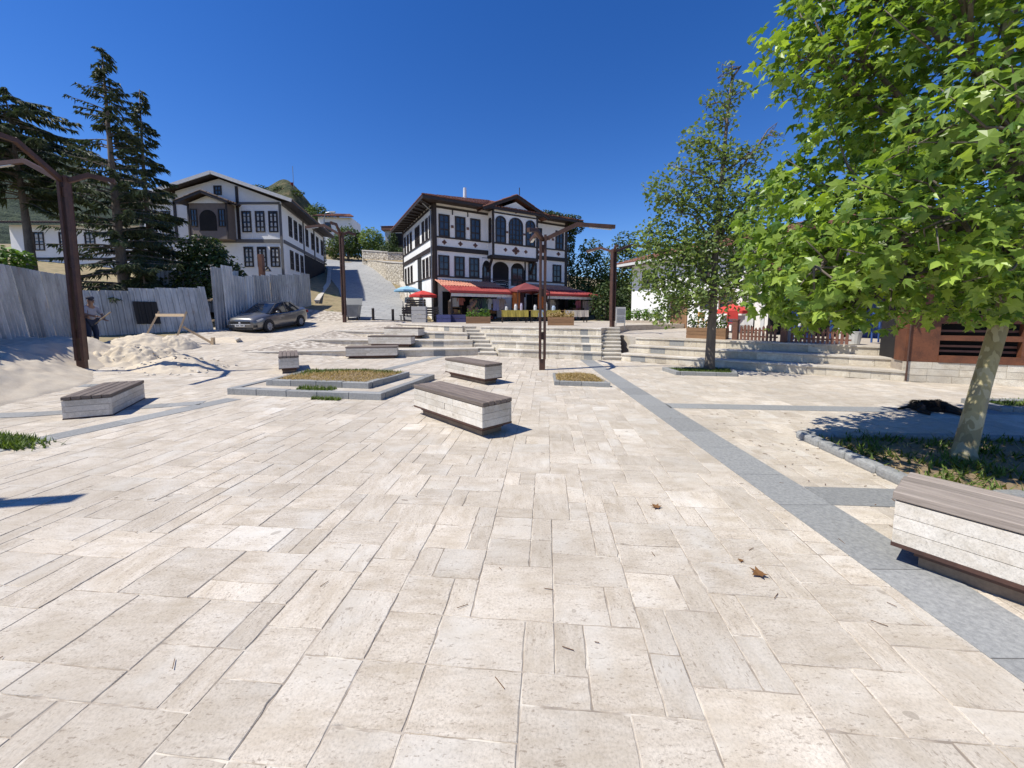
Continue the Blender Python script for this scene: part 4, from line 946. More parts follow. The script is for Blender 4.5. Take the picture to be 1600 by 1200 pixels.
for j in range(n2 + 1):
    for i in range(n1 + 1):
        u = -5.0 + 12.6 * i / n1; d = -.4 + 4.0 * j / n2; p = FA.p(u, 0, d); e = min(1, max(0, (7.3 - u) / 1.5))
        k = max(0, 1 - max(0, d) / (2.25 + .25 * math.sin(u * 1.3) + .3 * max(0, u - 3.5) / 3))
        m.v.append((p.x, p.y, terr(p.x, p.y) + e * (.55 * min(1.0, 1.9 * k) ** 1.2 + .05 * nz(p.x, p.y, 1.6) * min(1, k * 3) + .03 * nz(p.x, p.y, 5) * min(1, k * 3) + .022 * nz(p.x + 1, p.y, 11) * min(1, k * 3)) + .012 - .05 * (k <= 0)))
for j in range(n2):
    for i in range(n1): k = j * (n1 + 1) + i; m.f.append((k, k + 1, k + n1 + 2, k + n1 + 1)); m.t.append(None)
tag(m.build('sand_pile', M['sand'], smooth=True, at=tuple(FA.p(3, 0, 1)), fix=False), 'long pale sand bank sloping down from the tall fence', 'sand pile', 'sand piles on the building site')
sand('smooth low sand pile right of the thick lamp post', (-9.6, 11.2), 1.25, .36, shape=1.0, el=.8)
sand('rough rubble and sand pile just behind the thick lamp post', (-11.5, 11.9), 1.2, .40, rough=.25)
sand('tall sand pile at the worker, against the fence', (-13.2, 13.9), 1.5, .50, shape=1.2)
sand('small rounded sand mound under the timber frame', (-12.35, 14.3), .75, .45, shape=1.8)
sand('thin spill of orange sand in front of the car', (-11.9, 16.9), 1.1, .13, shape=1.1)
rub = MB(); rr = random.Random(5)
def rock(mb, c, s, r):
    pts = [Vector((r.gauss(0, 1), r.gauss(0, 1), r.gauss(0, 1))).normalized() * s * r.uniform(.7, 1.2) for _ in range(10)]
    bm = bmesh.new()
    for p in pts: bm.verts.new((c[0] + p.x, c[1] + p.y, c[2] + p.z * .6))
    bmesh.ops.convex_hull(bm, input=bm.verts); bm.verts.ensure_lookup_table(); b = len(mb.v); ids = {}
    for f in bm.faces:
        for v in f.verts:
            if v not in ids: ids[v] = len(mb.v); mb.v.append(tuple(v.co))
        mb.f.append(tuple(ids[v] for v in f.verts)); mb.t.append((r.random(), 0.0, r.random()))
    bm.free()
for k in range(230):
    u = rr.uniform(.8, 3.4) if k < 60 else rr.uniform(-1, 7.5); dd = 1.2 + rr.uniform(0, .8) if k < 60 else 1.4 + rr.gauss(0, .3); p = FA.p(u, 0, dd); rock(rub, (p.x, p.y, terr(p.x, p.y) + .03 + .62 * max(0, 1 - dd / 1.4)), rr.uniform(.02, .07) if k < 60 else rr.uniform(.01, .035), rr)
for k in range(160):
    a = rr.uniform(0, 6.28); d_ = rr.random() ** .5; cx_, cy_, r_, h_ = rr.choice(((-11.5, 11.9, 1.2, .40), (-9.6, 11.2, 1.25, .36), (-13.2, 13.9, 1.5, .5)))
    x, y = cx_ + d_ * 1.1 * r_ * math.cos(a), cy_ + d_ * 1.1 * r_ * math.sin(a); rock(rub, (x, y, terr(x, y) + max(0, h_ * (1 - (d_ * 1.1) ** 1.2)) + .01), rr.uniform(.012, .06), rr)
tag(rub.build('rubble', M['travwhite'], at=(-9.6, 9, 0)), 'strewn pale rubble at the foot of the sand bank', 'rubble', kind='stuff')
for k, (x, y) in enumerate(((-11.3, 16.1), (-14.2, 21.2), (-14.3, 24.5), (-14.2, 26.3))):
    q = MB(); rock(q, (x, y, terr(x, y) + .1), .2 if k == 0 else .12, rr)
    tag(q.build('rock', M['travwhite'], at=(x, y, terr(x, y))), ['pale boulder beside the timber frame brace', 'stone at the fence foot nearest the car bonnet', 'stone at the fence foot beside the car boot', 'stone at the fence foot farthest up the street'][k], 'rock')
# timber trestle frame
t = thing('timber_trestle', (-13.4, 15.4, terr(-13.4, 15.4)), 'raw timber trestle frame leaning before the fence', 'frame')
def zt_(x, y): return terr(x, y) - .02
a0, a1 = (-14.75, 15.55, zt_(-14.75, 15.55)), (-14.3, 15.9, 1.75); b0_, b1_ = (-13.0, 14.95, zt_(-13, 14.95)), (-12.65, 15.25, 1.74)
MB().bar(a0, a1, .1, .06).build('leg', M['newwood'], t); MB().bar(b0_, b1_, .1, .06).build('leg', M['newwood'], t)
MB().bar((-14.36, 15.82, 1.6), (-12.66, 15.17, 1.6), .05, .11).build('crossbar', M['newwood'], t)
MB().bar((-12.78, 15.2, 1.15), (-11.75, 15.35, zt_(-11.75, 15.35) + .03), .05, .08).build('brace', M['newwood'], t)
MB().box((-11.83, 15.3, zt_(-11.8, 15.3)), (-11.73, 15.4, zt_(-11.8, 15.3) + .3)).build('stake', M['newwood'], t)

# ---------------------------------------------------------------- parked car
def car():
    t = thing('parked_car', (0, 0, 0), 'dark grey four door saloon parked beside the corrugated fence', 'car')
    paint = flat('grey_car_paint', (.19, .185, .18), (.17, .165, .16), 2, .32, .55, 0, coat=.8, world_pos=False)
    S = [(2.24, .27, .62, .70, .58), (2.17, .20, .70, .79, .74), (1.95, .18, .78, .88, .83), (1.5, .18, .86, .96, .875), (1.0, .18, .91, 1.03, .892), (.4, .18, .93, .99, .897), (-.4, .18, .95, .99, .897), (-1.1, .18, .97, 1.01, .892), (-1.55, .18, 1.0, 1.10, .875), (-2.0, .22, 1.02, 1.14, .83), (-2.2, .28, .97, 1.10, .74), (-2.26, .34, .88, .98, .62)]
    m = MB(); rows = []
    for x, zb, zs, zt, hw in S:
        half = [(0, zb), (hw * .86, zb), (hw * .97, zb + .10), (hw, zb + (zs - zb) * .45), (hw * .985, zs - .09), (hw * .93, zs), (hw * .72, zt), (hw * .3, zt + .018), (0, zt + .022)]
        rows.append([(x, y, z) for y, z in half] + [(x, -y, z) for y, z in reversed(half[1:-1])])
    n = len(rows[0])
    for r in rows: m.v += r
    for i in range(len(rows) - 1):
        for k in range(n): k2 = (k + 1) % n; m.f.append((i * n + k, i * n + k2, (i + 1) * n + k2, (i + 1) * n + k)); m.t.append(None)
    m.f += [tuple(range(n)), tuple((len(rows) - 1) * n + k for k in reversed(range(n)))]; m.t += [None, None]
    body = m.build('body', paint, t, smooth=True); sb = body.modifiers.new('round', 'SUBSURF'); sb.levels = sb.render_levels = 1
    base = [(1.22, .66), (1.05, .79), (-.4, .815), (-1.45, .77), (-1.80, .60)]; top = [(.28, .50), (.12, .56), (-.40, .575), (-.85, .55), (-1.02, .48)]; zt = [1.43, 1.46, 1.50, 1.465, 1.43]
    m = MB(); ring_b = [(x, y, .975) for x, y in base] + [(x, -y, .975) for x, y in reversed(base)]; ring_t = [(x, y, z) for (x, y), z in zip(top, zt)] + [(x, -y, z) for (x, y), z in reversed(list(zip(top, zt)))]
    n = len(ring_b); m.v += ring_b + ring_t
    for k in range(n): k2 = (k + 1) % n; m.f.append((k, k2, n + k2, n + k)); m.t.append(None)
    m.build('windows', M['carglass'], t)
    m = MB(); rt = [(x * 1.0, y * 1.03, z - .005) for (x, y, z) in ring_t]; n = len(rt); m.v += rt + [(x * .92 - .02, y * .8, z + .028) for x, y, z in rt]
    for k in range(n): k2 = (k + 1) % n; m.f.append((k, k2, n + k2, n + k)); m.t.append(None)
    m.f.append(tuple(range(n, 2 * n))); m.t.append(None); m.build('roof', paint, t, smooth=True)
    for s in (-1, 1):
        for (bx, by), (tx, ty), tz, w in (((1.10, .76), (.20, .53), 1.445, .06), ((-.22, .822), (-.32, .575), 1.49, .07), ((-1.55, .745), (-.95, .53), 1.455, .13)):
            MB().bar((bx, s * by, .95), (tx, s * ty, tz), .035, w, up=(1, 0, 0)).build('pillar', paint, t)
        MB().ball((.78, s * .99, 1.02), (.09, .10, .07)).build('mirror', paint, t, smooth=True)
        MB().hexa([(2.20, s * .52, .60), (2.0, s * .80, .62), (1.72, s * .865, .70), (2.08, s * .60, .66), (2.205, s * .52, .665), (2.03, s * .80, .70), (1.70, s * .858, .775), (2.10, s * .58, .72)]).build('headlight', plain('lamp_glass', (.45, .46, .47), .12), t)
        MB().box((-2.22, min(s * .5, s * .8), .78), (-2.08, max(s * .5, s * .8), .92)).build('tail_light', plain('tail_red', (.3, .01, .01), .2), t)
        MB().box((2.05, min(s * .55, s * .78), .34), (2.19, max(s * .55, s * .78), .46)).build('fog_recess', M['black'], t)
        for x in (.35, -.75): MB().box((x - .1, min(s * .885, s * .915), .84), (x + .1, max(s * .885, s * .915), .865)).build('door_handle', paint, t)
        MB().box((-1.0, min(s * .86, s * .905), .19), (1.0, max(s * .86, s * .905), .25)).build('sill', M['black'], t)
        for wx in (1.36, -1.28):
            m = MB(); n = 20
            for k in range(n + 1):
                a = math.pi * (-.08 + 1.16 * k / n)
                for rr_, yy in ((.30, .82), (.375, .82), (.375, .905), (.30, .905)): m.v.append((wx + rr_ * math.cos(a), s * yy, .32 + rr_ * math.sin(a)))
            for k in range(n):
                for q in range(4): m.f.append((k * 4 + q, k * 4 + (q + 1) % 4, k * 4 + 4 + (q + 1) % 4, k * 4 + 4 + q)); m.t.append(None)
            m.build('wheel_arch', M['black'], t)
            m = MB(); n = 24; pr = [(.20, -.09), (.29, -.10), (.318, -.07), (.318, .07), (.29, .10), (.20, .09)]
            for k in range(n):
                a = 2 * math.pi * k / n
                for r_, yy in pr: m.v.append((wx + r_ * math.cos(a), s * .83 + yy, .318 + r_ * math.sin(a)))
            for k in range(n):
                for q in range(5): m.f.append((k * 6 + q, k * 6 + q + 1, ((k + 1) % n) * 6 + q + 1, ((k + 1) % n) * 6 + q)); m.t.append(None)
            w = m.build('wheel', M['black'], t, smooth=True)
            m = MB(); m.tube([(wx, s * .85, .318), (wx, s * .90, .318)], [.205, .2], 20)
            for k in range(7):
                a = 2 * math.pi * k / 7; m.bar((wx + .05 * math.cos(a), s * .915, .318 + .05 * math.sin(a)), (wx + .19 * math.cos(a), s * .912, .318 + .19 * math.sin(a)), .03, .05, up=(0, 1, 0))
            m.build('rim', plain('wheel_silver', (.42, .42, .43), .35), w)
    MB().box((2.14, -.5, .55), (2.262, .5, .665)).build('grille', M['black'], t)
    MB().box((2.15, -.54, .50), (2.268, .54, .528)).build('chrome_strip', plain('chrome', (.6, .6, .61), .2), t)
    MB().box((2.2, -.62, .24), (2.255, .62, .34)).build('air_intake', M['black'], t)
    p = MB().box((2.24, -.26, .40), (2.275, .26, .51)).build('number_plate', plain('plate_white', (.7, .7, .7), .4), t)
    MB().box((2.2755, -.2, .435), (2.277, -.02, .475)).box((2.2755, .03, .435), (2.277, .2, .475)).build('plate_characters', M['black'], p)
    MB().ball((2.262, 0, .58), (.02, .06, .06)).build('badge', M['chrome'], t)
    t.location = (-13.35, 21.75, .80); t.rotation_euler = (0, R(4.8), R(-95))
car()

# ---------------------------------------------------------------- waste container, bollards
t = thing('waste_container', (-10.3, 25.3, terr(-10.3, 25.3)), 'grey wheeled waste container with its lid thrown open', 'waste container')
bx, by, bz = wloc[t]; K = Fr((bx - .62, by - .5, bz), (1, .12)); P = K.p
MB().hexa([P(.12, .22, 0), P(1.2, .22, 0), P(1.2, .22, -.85), P(.12, .22, -.85), P(0, 1.22, .1), P(1.34, 1.22, .1), P(1.34, 1.22, -.98), P(0, 1.22, -.98)]).build('body', M['steel'], t)
MB().fbox(K, -.05, 1.39, 1.2, 1.27, -1.03, .15).build('rim', M['steel'], t)
MB().hexa([P(0, 1.27, -.95), P(1.34, 1.27, -.95), P(1.34, 1.3, -1.03), P(0, 1.3, -1.03), P(0, 1.85, -1.35), P(1.34, 1.85, -1.35), P(1.34, 1.88, -1.42), P(0, 1.88, -1.42)]).build('lid', plain('lid_dark', (.12, .125, .13), .5), t)
for u in (.2, 1.15):
    for w in (-.1, -.8): MB().tube([P(u - .03, .11, w), P(u + .05, .11, w)], .11, 12).build('wheel', M['black'], t)
for u in (.35, .68, 1.0): MB().hexa([P(u - .03, .25, .015), P(u + .03, .25, .015), P(u + .03, .25, 0), P(u - .03, .25, 0), P(u - .03, 1.19, .115), P(u + .03, 1.19, .115), P(u + .03, 1.19, .09), P(u - .03, 1.19, .09)]).build('rib', M['steel'], t)
t.scale = (.74, .74, .74)
for k, (x, y) in enumerate(((-9.0, 25.4), (-7.75, 25.5))):
    z = max(terr(x, y), 0); t = thing('bollard', (x, y, z), ['dark steel bollard nearer the waste container', 'dark steel bollard nearer the café umbrellas'][k], 'bollard', 'road bollards')
    MB().tube([(x, y, z - .05), (x, y, z + .72)], .085, 12).build('post', M['timber'], t); MB().tube([(x, y, z + .72), (x, y, z + .76)], [.1, .07], 12).build('cap', M['timber'], t)

# road up the hill, and the rubble retaining walls beside it
cen = [(-8.4, 25.6, 2.1), (-9.0, 27.5, 2.4), (-10.4, 31, 2.7), (-12.8, 36, 2.8), (-15.8, 41, 2.8), (-19.5, 48, 2.7), (-24, 56, 2.6)]
m = MB(); N = 40; rp = []
for k in range(N + 1):
    s = k / N * (len(cen) - 1); i = min(int(s), len(cen) - 2); c = lerp(cen[i], cen[i + 1], s - i); nx_ = lerp(cen[i], cen[i + 1], 1); d = Vector((cen[i + 1][0] - cen[i][0], cen[i + 1][1] - cen[i][1], 0)).normalized(); q = Vector((d.y, -d.x, 0))
    for j in range(7): p = Vector((c[0], c[1], 0)) + q * c[2] * (j / 3 - 1); m.v.append((p.x, p.y, terr(p.x, p.y) + .03))
for k in range(N):
    for j in range(6): a = k * 7 + j; m.f.append((a, a + 1, a + 8, a + 7)); m.t.append(None)
tag(m.build('road', M['road'], smooth=True, fix=False), None, kind='structure')
def rubblewall(name):
    q = NT(name); v = q.new('ShaderNodeTexVoronoi', feature='DISTANCE_TO_EDGE'); v.inputs['Scale'].default_value = 3.2; q.l(q.pos(), v.inputs['Vector'])
    v2 = q.new('ShaderNodeTexVoronoi'); v2.inputs['Scale'].default_value = 3.2; q.l(q.pos(), v2.inputs['Vector'])
    col = q.mix(0.35, q.ramp(q.noise(q.pos(), 4, 4), [(0.3, (0.48, 0.42, 0.33)), (0.7, (0.72, 0.66, 0.55))]), q.math('MULTIPLY', v2.outputs['Color'], 1.0), 'SOFT_LIGHT')
    f = q.math('LESS_THAN', v.outputs[0], 0.06); q.l(q.mix(f, col, (0.26, 0.22, 0.165)), q.b.inputs['Base Color']); q.b.inputs['Roughness'].default_value = 0.9; q.bump(v.outputs[0], 0.8, 0.08); return q.m
M['rubblewall'] = rubblewall('rubble_masonry')
def polywall(label, pts, thick, name='stone_wall'):   # pts: (x, y, z0, z1)
    m = MB()
    for a, b in zip(pts[:-1], pts[1:]):
        d = Vector((b[0] - a[0], b[1] - a[1], 0)).normalized(); q = Vector((-d.y, d.x, 0)) * thick
        m.hexa([(a[0], a[1], a[2]), (b[0], b[1], b[2]), (b[0] + q.x, b[1] + q.y, b[2]), (a[0] + q.x, a[1] + q.y, a[2]), (a[0], a[1], a[3]), (b[0], b[1], b[3]), (b[0] + q.x, b[1] + q.y, b[3]), (a[0] + q.x, a[1] + q.y, a[3])])
    t = tag(m.build(name, M['rubblewall'], at=(pts[0][0], pts[0][1], pts[0][2])), label, 'wall')
    c = MB()
    for a, b in zip(pts[:-1], pts[1:]):
        d = Vector((b[0] - a[0], b[1] - a[1], 0)).normalized(); q = Vector((-d.y, d.x, 0))
        A, B_ = Vector((a[0], a[1], a[3])) - q * .05, Vector((b[0], b[1], b[3])) - q * .05; z = Vector((0, 0, .08)); w = q * (thick + .1)
        c.hexa([A, B_, B_ + w, A + w, A + z, B_ + z, B_ + w + z, A + w + z])
    c.build('coping', M['travwhite'], t); return t
polywall('pale rubble retaining wall bordering the uphill road', [(-17.3, 47.5, 5, 8.0), (-15.0, 44, 4, 7.5), (-13.2, 41.5, 3, 7.0), (-11.0, 40.0, 2.5, 6.7), (-8.0, 41.0, 2.5, 6.7)], 3.0)
polywall('upper rubble retaining wall above the dry grass slope', [(-19.6, 52, 7, 9.9), (-18.5, 49.2, 6, 9.4), (-15, 48, 6, 9.0), (-9, 48.5, 6, 9.0)], 3.0)
m = MB(); m.face([(-17.3, 47.8, 7.95), (-15, 44.3, 7.45), (-13.2, 42, 6.95), (-11, 40.6, 6.6), (-8, 41.4, 6.6), (-8.5, 48.5, 8.1), (-15, 48, 8.1), (-18.4, 49.2, 8.4)])
tag(m.build('slope', M['drygrass']), None, kind='structure')
polywall('low stone wall along the far edge of the café beside the road', [(-7.6, 29.0, 1.0, 1.9), (-8.6, 33, 1.5, 3.2), (-10.2, 37, 2.5, 4.6)], .3)
polywall('pale kerb wall at the left edge of the road', [(-14.4, 29.3, 1.8, 2.6), (-16.6, 36, 3, 4.4), (-21.0, 46, 5, 7.0)], .25)

# ---------------------------------------------------------------- shop goods and café furniture
def cloth(label, u, v, w, wd, hg, c, F=FF, sleeves=True, group='garments hung under the awnings'):
    t = MB(); n = 6; name = 'garment' if sleeves else 'textile'
    def sec(v_, half, ww): return [F.p(u + half * (2 * k / n - 1), v_, w + .035 * math.sin(k * 2.1 + u * 9) + ww) for k in range(n + 1)]
    rows = [(0, .30, 0), (-.06, .5, .0), (-.3, .40, .02), (-.65, .42, .02), (-1, .46, .0)] if sleeves else [(0, .5, 0), (-.5, .5, .02), (-1, .5, 0)]
    for side in (0, .05):
        b = len(t.v)
        for dv, hf, ww in rows: t.v += [tuple(p) for p in sec(v + dv * hg, hf * wd, ww + side)]
        for i in range(len(rows) - 1):
            for k in range(n): a = b + i * (n + 1) + k; t.f.append((a, a + 1, a + n + 2, a + n + 1)); t.t.append(None)
    if sleeves:
        for s in (-1, 1): t.bar(F.p(u + s * .42 * wd, v - .06 * hg, w + .03), F.p(u + s * .62 * wd, v - .45 * hg, w + .03), .05, .1)
    return tag(t.build(name, plain('cloth_%d_%d_%d' % tuple(int(x * 100) for x in c), c, .85), at=tuple(F.p(u, v - hg, w)), fix=False), label, 'garment' if sleeves else 'textile', group)
gl = [(2.15, .62, .85, (.10, .16, .11), 'dark green shirt hung in the left shop, first from the doorway'), (2.5, .5, .9, (.03, .04, .07), 'navy garment hung beside the green shirt'), (2.85, .5, .85, (.05, .10, .09), 'dark teal garment in the middle of the left rail'),
      (3.2, .3, .8, (.5, .52, .55), 'narrow pale garment on the left shop rail'), (3.65, .5, .85, (.33, .33, .55), 'lilac garment hung on the left shop rail'), (4.1, .5, .75, (.45, .36, .36), 'dusty pink garment at the right end of the left rail'),
      (.75, .55, .6, (.48, .45, .42), 'pale garment beside the corner post of the house'), (1.15, .45, .5, (.40, .13, .10), 'rusty red garment near the corner post')]
for u, wd, hg, c, lb in gl: cloth(lb, u, 2.75, 1.7, wd, hg, c)
gr_ = [(8.0, .5, .9, (.45, .42, .38), 'cream garment hung behind the tall lamp post'), (8.35, .4, .8, (.03, .03, .035), 'black garment next to the cream one'), (10.3, .5, .8, (.55, .16, .24), 'pink garment on the right shop rail'), (10.75, .5, .95, (.6, .5, .52), 'pale pink garment on the right shop rail'),
       (11.2, .5, .95, (.55, .42, .5), 'mauve garment on the right shop rail'), (11.6, .45, .8, (.35, .07, .09), 'crimson garment at the end of the right rail')]
for u, wd, hg, c, lb in gr_: cloth(lb, u, 2.75, 1.8, wd, hg, c)
cloth('orange patterned textile hung on the left of the peaked canopy', 4.55, 3.15, 2.9, .55, 1.1, (.42, .13, .03), sleeves=False, group='textiles by the canopy')
cloth('orange patterned textile hung on the right of the peaked canopy', 6.45, 3.15, 2.9, .55, 1.1, (.45, .12, .02), sleeves=False, group='textiles by the canopy')
cloth('dark plum curtain hanging under the peaked canopy', 5.25, 3.2, 2.2, .6, 1.7, (.05, .02, .035), sleeves=False, group='textiles by the canopy')
t = thing('stuffed_rack', tuple(FF.p(1.75, 1.1, 2.3)), 'stand of fur and woollen goods at the left shop door', 'display stand')
m = MB(); r = random.Random(9)
for k in range(16): m.ball(tuple(FF.p(1.75 + r.uniform(-.28, .28), 1.5 + r.uniform(0, 1.15), 2.3 + r.uniform(-.2, .2))), r.uniform(.12, .22), 7, 5, (r.random(), 0.0, 0.0))
m.build('goods', flat('woollen_goods', (.34, .2, .13), (.14, .08, .06), 6, .95, 0, .5), t, smooth=True); MB().tube([FF.p(1.75, 1.1, 2.3), FF.p(1.75, 2.6, 2.3)], .03, 6).build('pole', M['timber'], t)
def stall(label, x, y, L, dcol, rz, h=.78, W=.75, seed=1, z=1.1):
    t = thing('market_table', (0, 0, 0), label, 'table', 'market tables before the shops'); r = random.Random(seed)
    MB().box((-L / 2, -W / 2, h - .03), (L / 2, W / 2, h)).build('table_top', M['boxwood'], t)
    m = MB(); n = 14
    for k in range(n):
        a, b = -L / 2 + L * k / n, -L / 2 + L * (k + 1) / n; o0, o1 = .025 * math.sin(k * 1.7), .025 * math.sin((k + 1) * 1.7)
        m.face([(a, -W / 2 - .02, h + .004), (b, -W / 2 - .02, h + .004), (b, -W / 2 - .04 + o1, h - .42), (a, -W / 2 - .04 + o0, h - .42)]); m.face([(a, -W / 2 - .02, h + .004), (b, -W / 2 - .02, h + .004), (b, W / 2 + .02, h + .006), (a, W / 2 + .02, h + .006)])
    m.build('cloth', plain('stall_cloth_%d' % seed, dcol, .85), t, fix=False)
    for sx in (-1, 1):
        for sy in (-1, 1): MB().box((sx * (L / 2 - .08) - .025, sy * (W / 2 - .08) - .025, 0), (sx * (L / 2 - .08) + .025, sy * (W / 2 - .08) + .025, h - .031)).build('leg', M['timber'], t)
    t.location = (x, y, z); t.rotation_euler = (0, 0, rz)
    cr = math.cos(rz); sr = math.sin(rz)
    return lambda lx, ly: (x + lx * cr - ly * sr, y + lx * sr + ly * cr, z + h + .006)
def jar(label, p, r_, hg, c):
    prof = [(0, 1), (.7 * hg, 1), (.82 * hg, .7), (.86 * hg, .72), (hg, .72)]
    o = MB().tube([(p[0], p[1], p[2] + a) for a, k in prof], [r_ * k for a, k in prof], 10).build('jar', plain('jar_%d%d%d' % tuple(int(q * 10) for q in c), c, .35), smooth=False, at=p)
    return tag(o, label, 'jar', 'jars on the market tables')
s1 = stall('market table under a mustard cloth left of the pair', .15, 25.0, 1.7, (.42, .33, .06), R(6), seed=1)
s2 = stall('market table under a mustard and blue cloth right of the pair', 2.1, 25.2, 1.9, (.40, .32, .07), R(6), seed=2)
s3 = stall('market table under a cream cloth behind the tall lamp post', 4.1, 25.6, 1.6, (.55, .48, .40), R(8), seed=3)
for k, (lx, ly, r_, hg, c) in enumerate(((-.5, 0, .09, .25, (.7, .7, .72)), (.1, .1, .1, .4, (.75, .72, .74)), (.45, 0, .08, .45, (.5, .45, .6)))): jar(['short white jar at the left of the first market table', 'tall white jar in the middle of the first market table', 'mauve jar at the right of the first market table'][k], s1(lx, ly), r_, hg, c)
for k, (lx, ly, r_, hg, c) in enumerate(((-.6, .1, .1, .35, (.7, .72, .75)), (.1, .15, .11, .5, (.78, .78, .78)), (.6, .1, .12, .3, (.45, .55, .7)))): jar(['pale jar at the left of the second market table', 'tall white jar in the middle of the second market table', 'bluish jar at the right of the second market table'][k], s2(lx, ly), r_, hg, c)
o = MB().hexa([(1.55, 24.78, 1.45), (1.95, 24.82, 1.45), (1.95, 24.76, 1.45), (1.55, 24.72, 1.45), (1.3, 24.8, 1.895), (2.2, 24.86, 1.895), (2.2, 24.8, 1.895), (1.3, 24.74, 1.895)]).build('textile', plain('blue_cloth', (.30, .40, .52), .85), at=(1.7, 24.7, 1.45)); tag(o, 'blue cloth hanging over the front of the second market table', 'textile')
def leaves(mb, pts, size, r, flat_=.5, tint=None, shape='leaf'):
    for p in pts:
        n = Vector((r.gauss(0, 1), r.gauss(0, 1), r.gauss(0, 1) + flat_)).normalized(); x = n.cross(Vector((r.gauss(0, 1), r.gauss(0, 1), r.gauss(0, 1)))).normalized(); y = n.cross(x); s = size * r.uniform(.6, 1.25); p = Vector(p)
        mb.face([p - x * s * .5, p - y * s * .32 + n * s * .08, p + x * s * .5, p + y * s * .32 + n * s * .08], (r.random() if tint is None else tint(p, r), 0.0, 0.0))
def planter_box(label, x, y, z, L, rz, seed, W=.45, h=.4, mat='vine', ph=.35):
    t = thing('planter_box', (0, 0, 0), label, 'planter box', 'wooden planter boxes'); r = random.Random(seed)
    for k in range(3):
        for s in (-1, 1): MB().box((-L / 2, min(s * (W / 2 - .025), s * W / 2), k * h / 3 + .004), (L / 2, max(s * (W / 2 - .025), s * W / 2), (k + 1) * h / 3 - .004)).build('board', M['boxwood'], t)
        for s in (-1, 1): MB().box((min(s * (L / 2 - .026), s * (L / 2 - .001)), -W / 2 + .026, k * h / 3 + .004), (max(s * (L / 2 - .026), s * (L / 2 - .001)), W / 2 - .026, (k + 1) * h / 3 - .004)).build('end_board', M['boxwood'], t)
    MB().box((-L / 2 + .03, -W / 2 + .03, .01), (L / 2 - .03, W / 2 - .03, h - .04)).build('soil', M['soil'], t)
    m = MB(); pts = [(r.uniform(-L / 2, L / 2), r.uniform(-W / 2, W / 2), h + abs(r.gauss(0, 1)) * ph * .55) for _ in range(420)]; leaves(m, pts, .11, r)
    tag(m.build('plants', M[mat], t, fix=False), None, kind='stuff'); t.location = (x, y, z); t.rotation_euler = (0, 0, rz); return t
planter_box('wooden planter box of yellow green plants left of the market tables', -1.95, 22.6, 1.1, 1.4, R(5), 3)
planter_box('wooden planter box of low plants right of the tall lamp post', 2.35, 18.9, 1.1, 1.25, R(-6), 4, mat='straw', ph=.2)
def parasol(label, x, y, z, h, r_, c, droop=.32, n=8, c2=None, pole=True):
    t = thing('parasol', (x, y, z), label, 'parasol', 'café parasols'); m = MB(); top = Vector((x, y, z + h))
    for k in range(n):
        a0, a1 = 2 * math.pi * k / n, 2 * math.pi * (k + 1) / n; am = (a0 + a1) / 2
        E = lambda a, rr_, dz: Vector((x + rr_ * math.cos(a), y + rr_ * math.sin(a), z + h - dz)); q = [E(a0, r_ * .55, droop * .42), E(am, r_ * .52, droop * .5), E(a1, r_ * .55, droop * .42)]; e = [E(a0, r_, droop), E(am, r_ * .95, droop * 1.02), E(a1, r_, droop)]
        m.face([top, q[0], q[1]]); m.face([top, q[1], q[2]]); m.face([q[0], e[0], e[1], q[1]]); m.face([q[1], e[1], e[2], q[2]]); v = Vector((0, 0, -.14)); m.face([e[0], e[0] + v, e[1] + v, e[1]]); m.face([e[1], e[1] + v, e[2] + v, e[2]])
    m.build('canopy', plain('parasol_%d' % int(c[0] * 100 + c[2] * 10), c, .7), t, fix=False)
    MB().tube([(x, y, z), (x, y, z + h)], .025, 8).build('pole', M['sign_white'], t); MB().tube([(x, y, z - .02), (x, y, z + .08)], [.25, .2], 12).build('base', M['mortar'], t)
    for k in range(n): a = 2 * math.pi * k / n; MB().bar((x, y, z + h - .25), (x + r_ * .8 * math.cos(a), y + r_ * .8 * math.sin(a), z + h - droop * .85), .015, .015).build('rib', M['sign_white'], t)
    return t
parasol('red parasol with white print at the left corner of the timber house', -6.1, 27.0, 1.1, 2.15, .95, (.62, .05, .04))
parasol('light blue parasol farther up beside the timber house', -8.3, 31.2, 1.9, 1.95, 1.05, (.28, .50, .66))
parasol('red parasol over the café table at the white house', 9.9, 17.6, .8, 1.3, .75, (.68, .06, .05), .3)
for k, (x, y, z, lb) in enumerate(((-6.7, 26.2, 1.1, 'dark wooden café bench under the red parasol'), (-7.0, 28.2, 1.35, 'dark wooden café bench on the step behind the red parasol'), (-7.4, 30.0, 1.75, 'dark wooden café bench below the blue parasol'), (-5.6, 25.6, 1.1, 'dark wooden café bench before the house corner'))):
    t = thing('cafe_bench', (x, y, z), lb, 'bench', 'dark café benches')
    for s in range(4): MB().box((x - .75, y - .3 + s * .15, z + .42), (x + .75, y - .18 + s * .15, z + .46)).build('seat_slat', M['timber'], t)
    for s in range(3): MB().box((x - .75, y + .32, z + .55 + s * .16), (x + .75, y + .36, z + .67 + s * .16)).build('back_slat', M['timber'], t)
    for sx in (-1, 1):
        MB().box((x + sx * .65 - .03, y - .28, z - .1), (x + sx * .65 + .03, y - .22, z + .42)).build('leg', M['timber'], t); MB().box((x + sx * .65 - .03, y + .365, z - .1), (x + sx * .65 + .03, y + .42, z + 1.05)).build('leg', M['timber'], t)
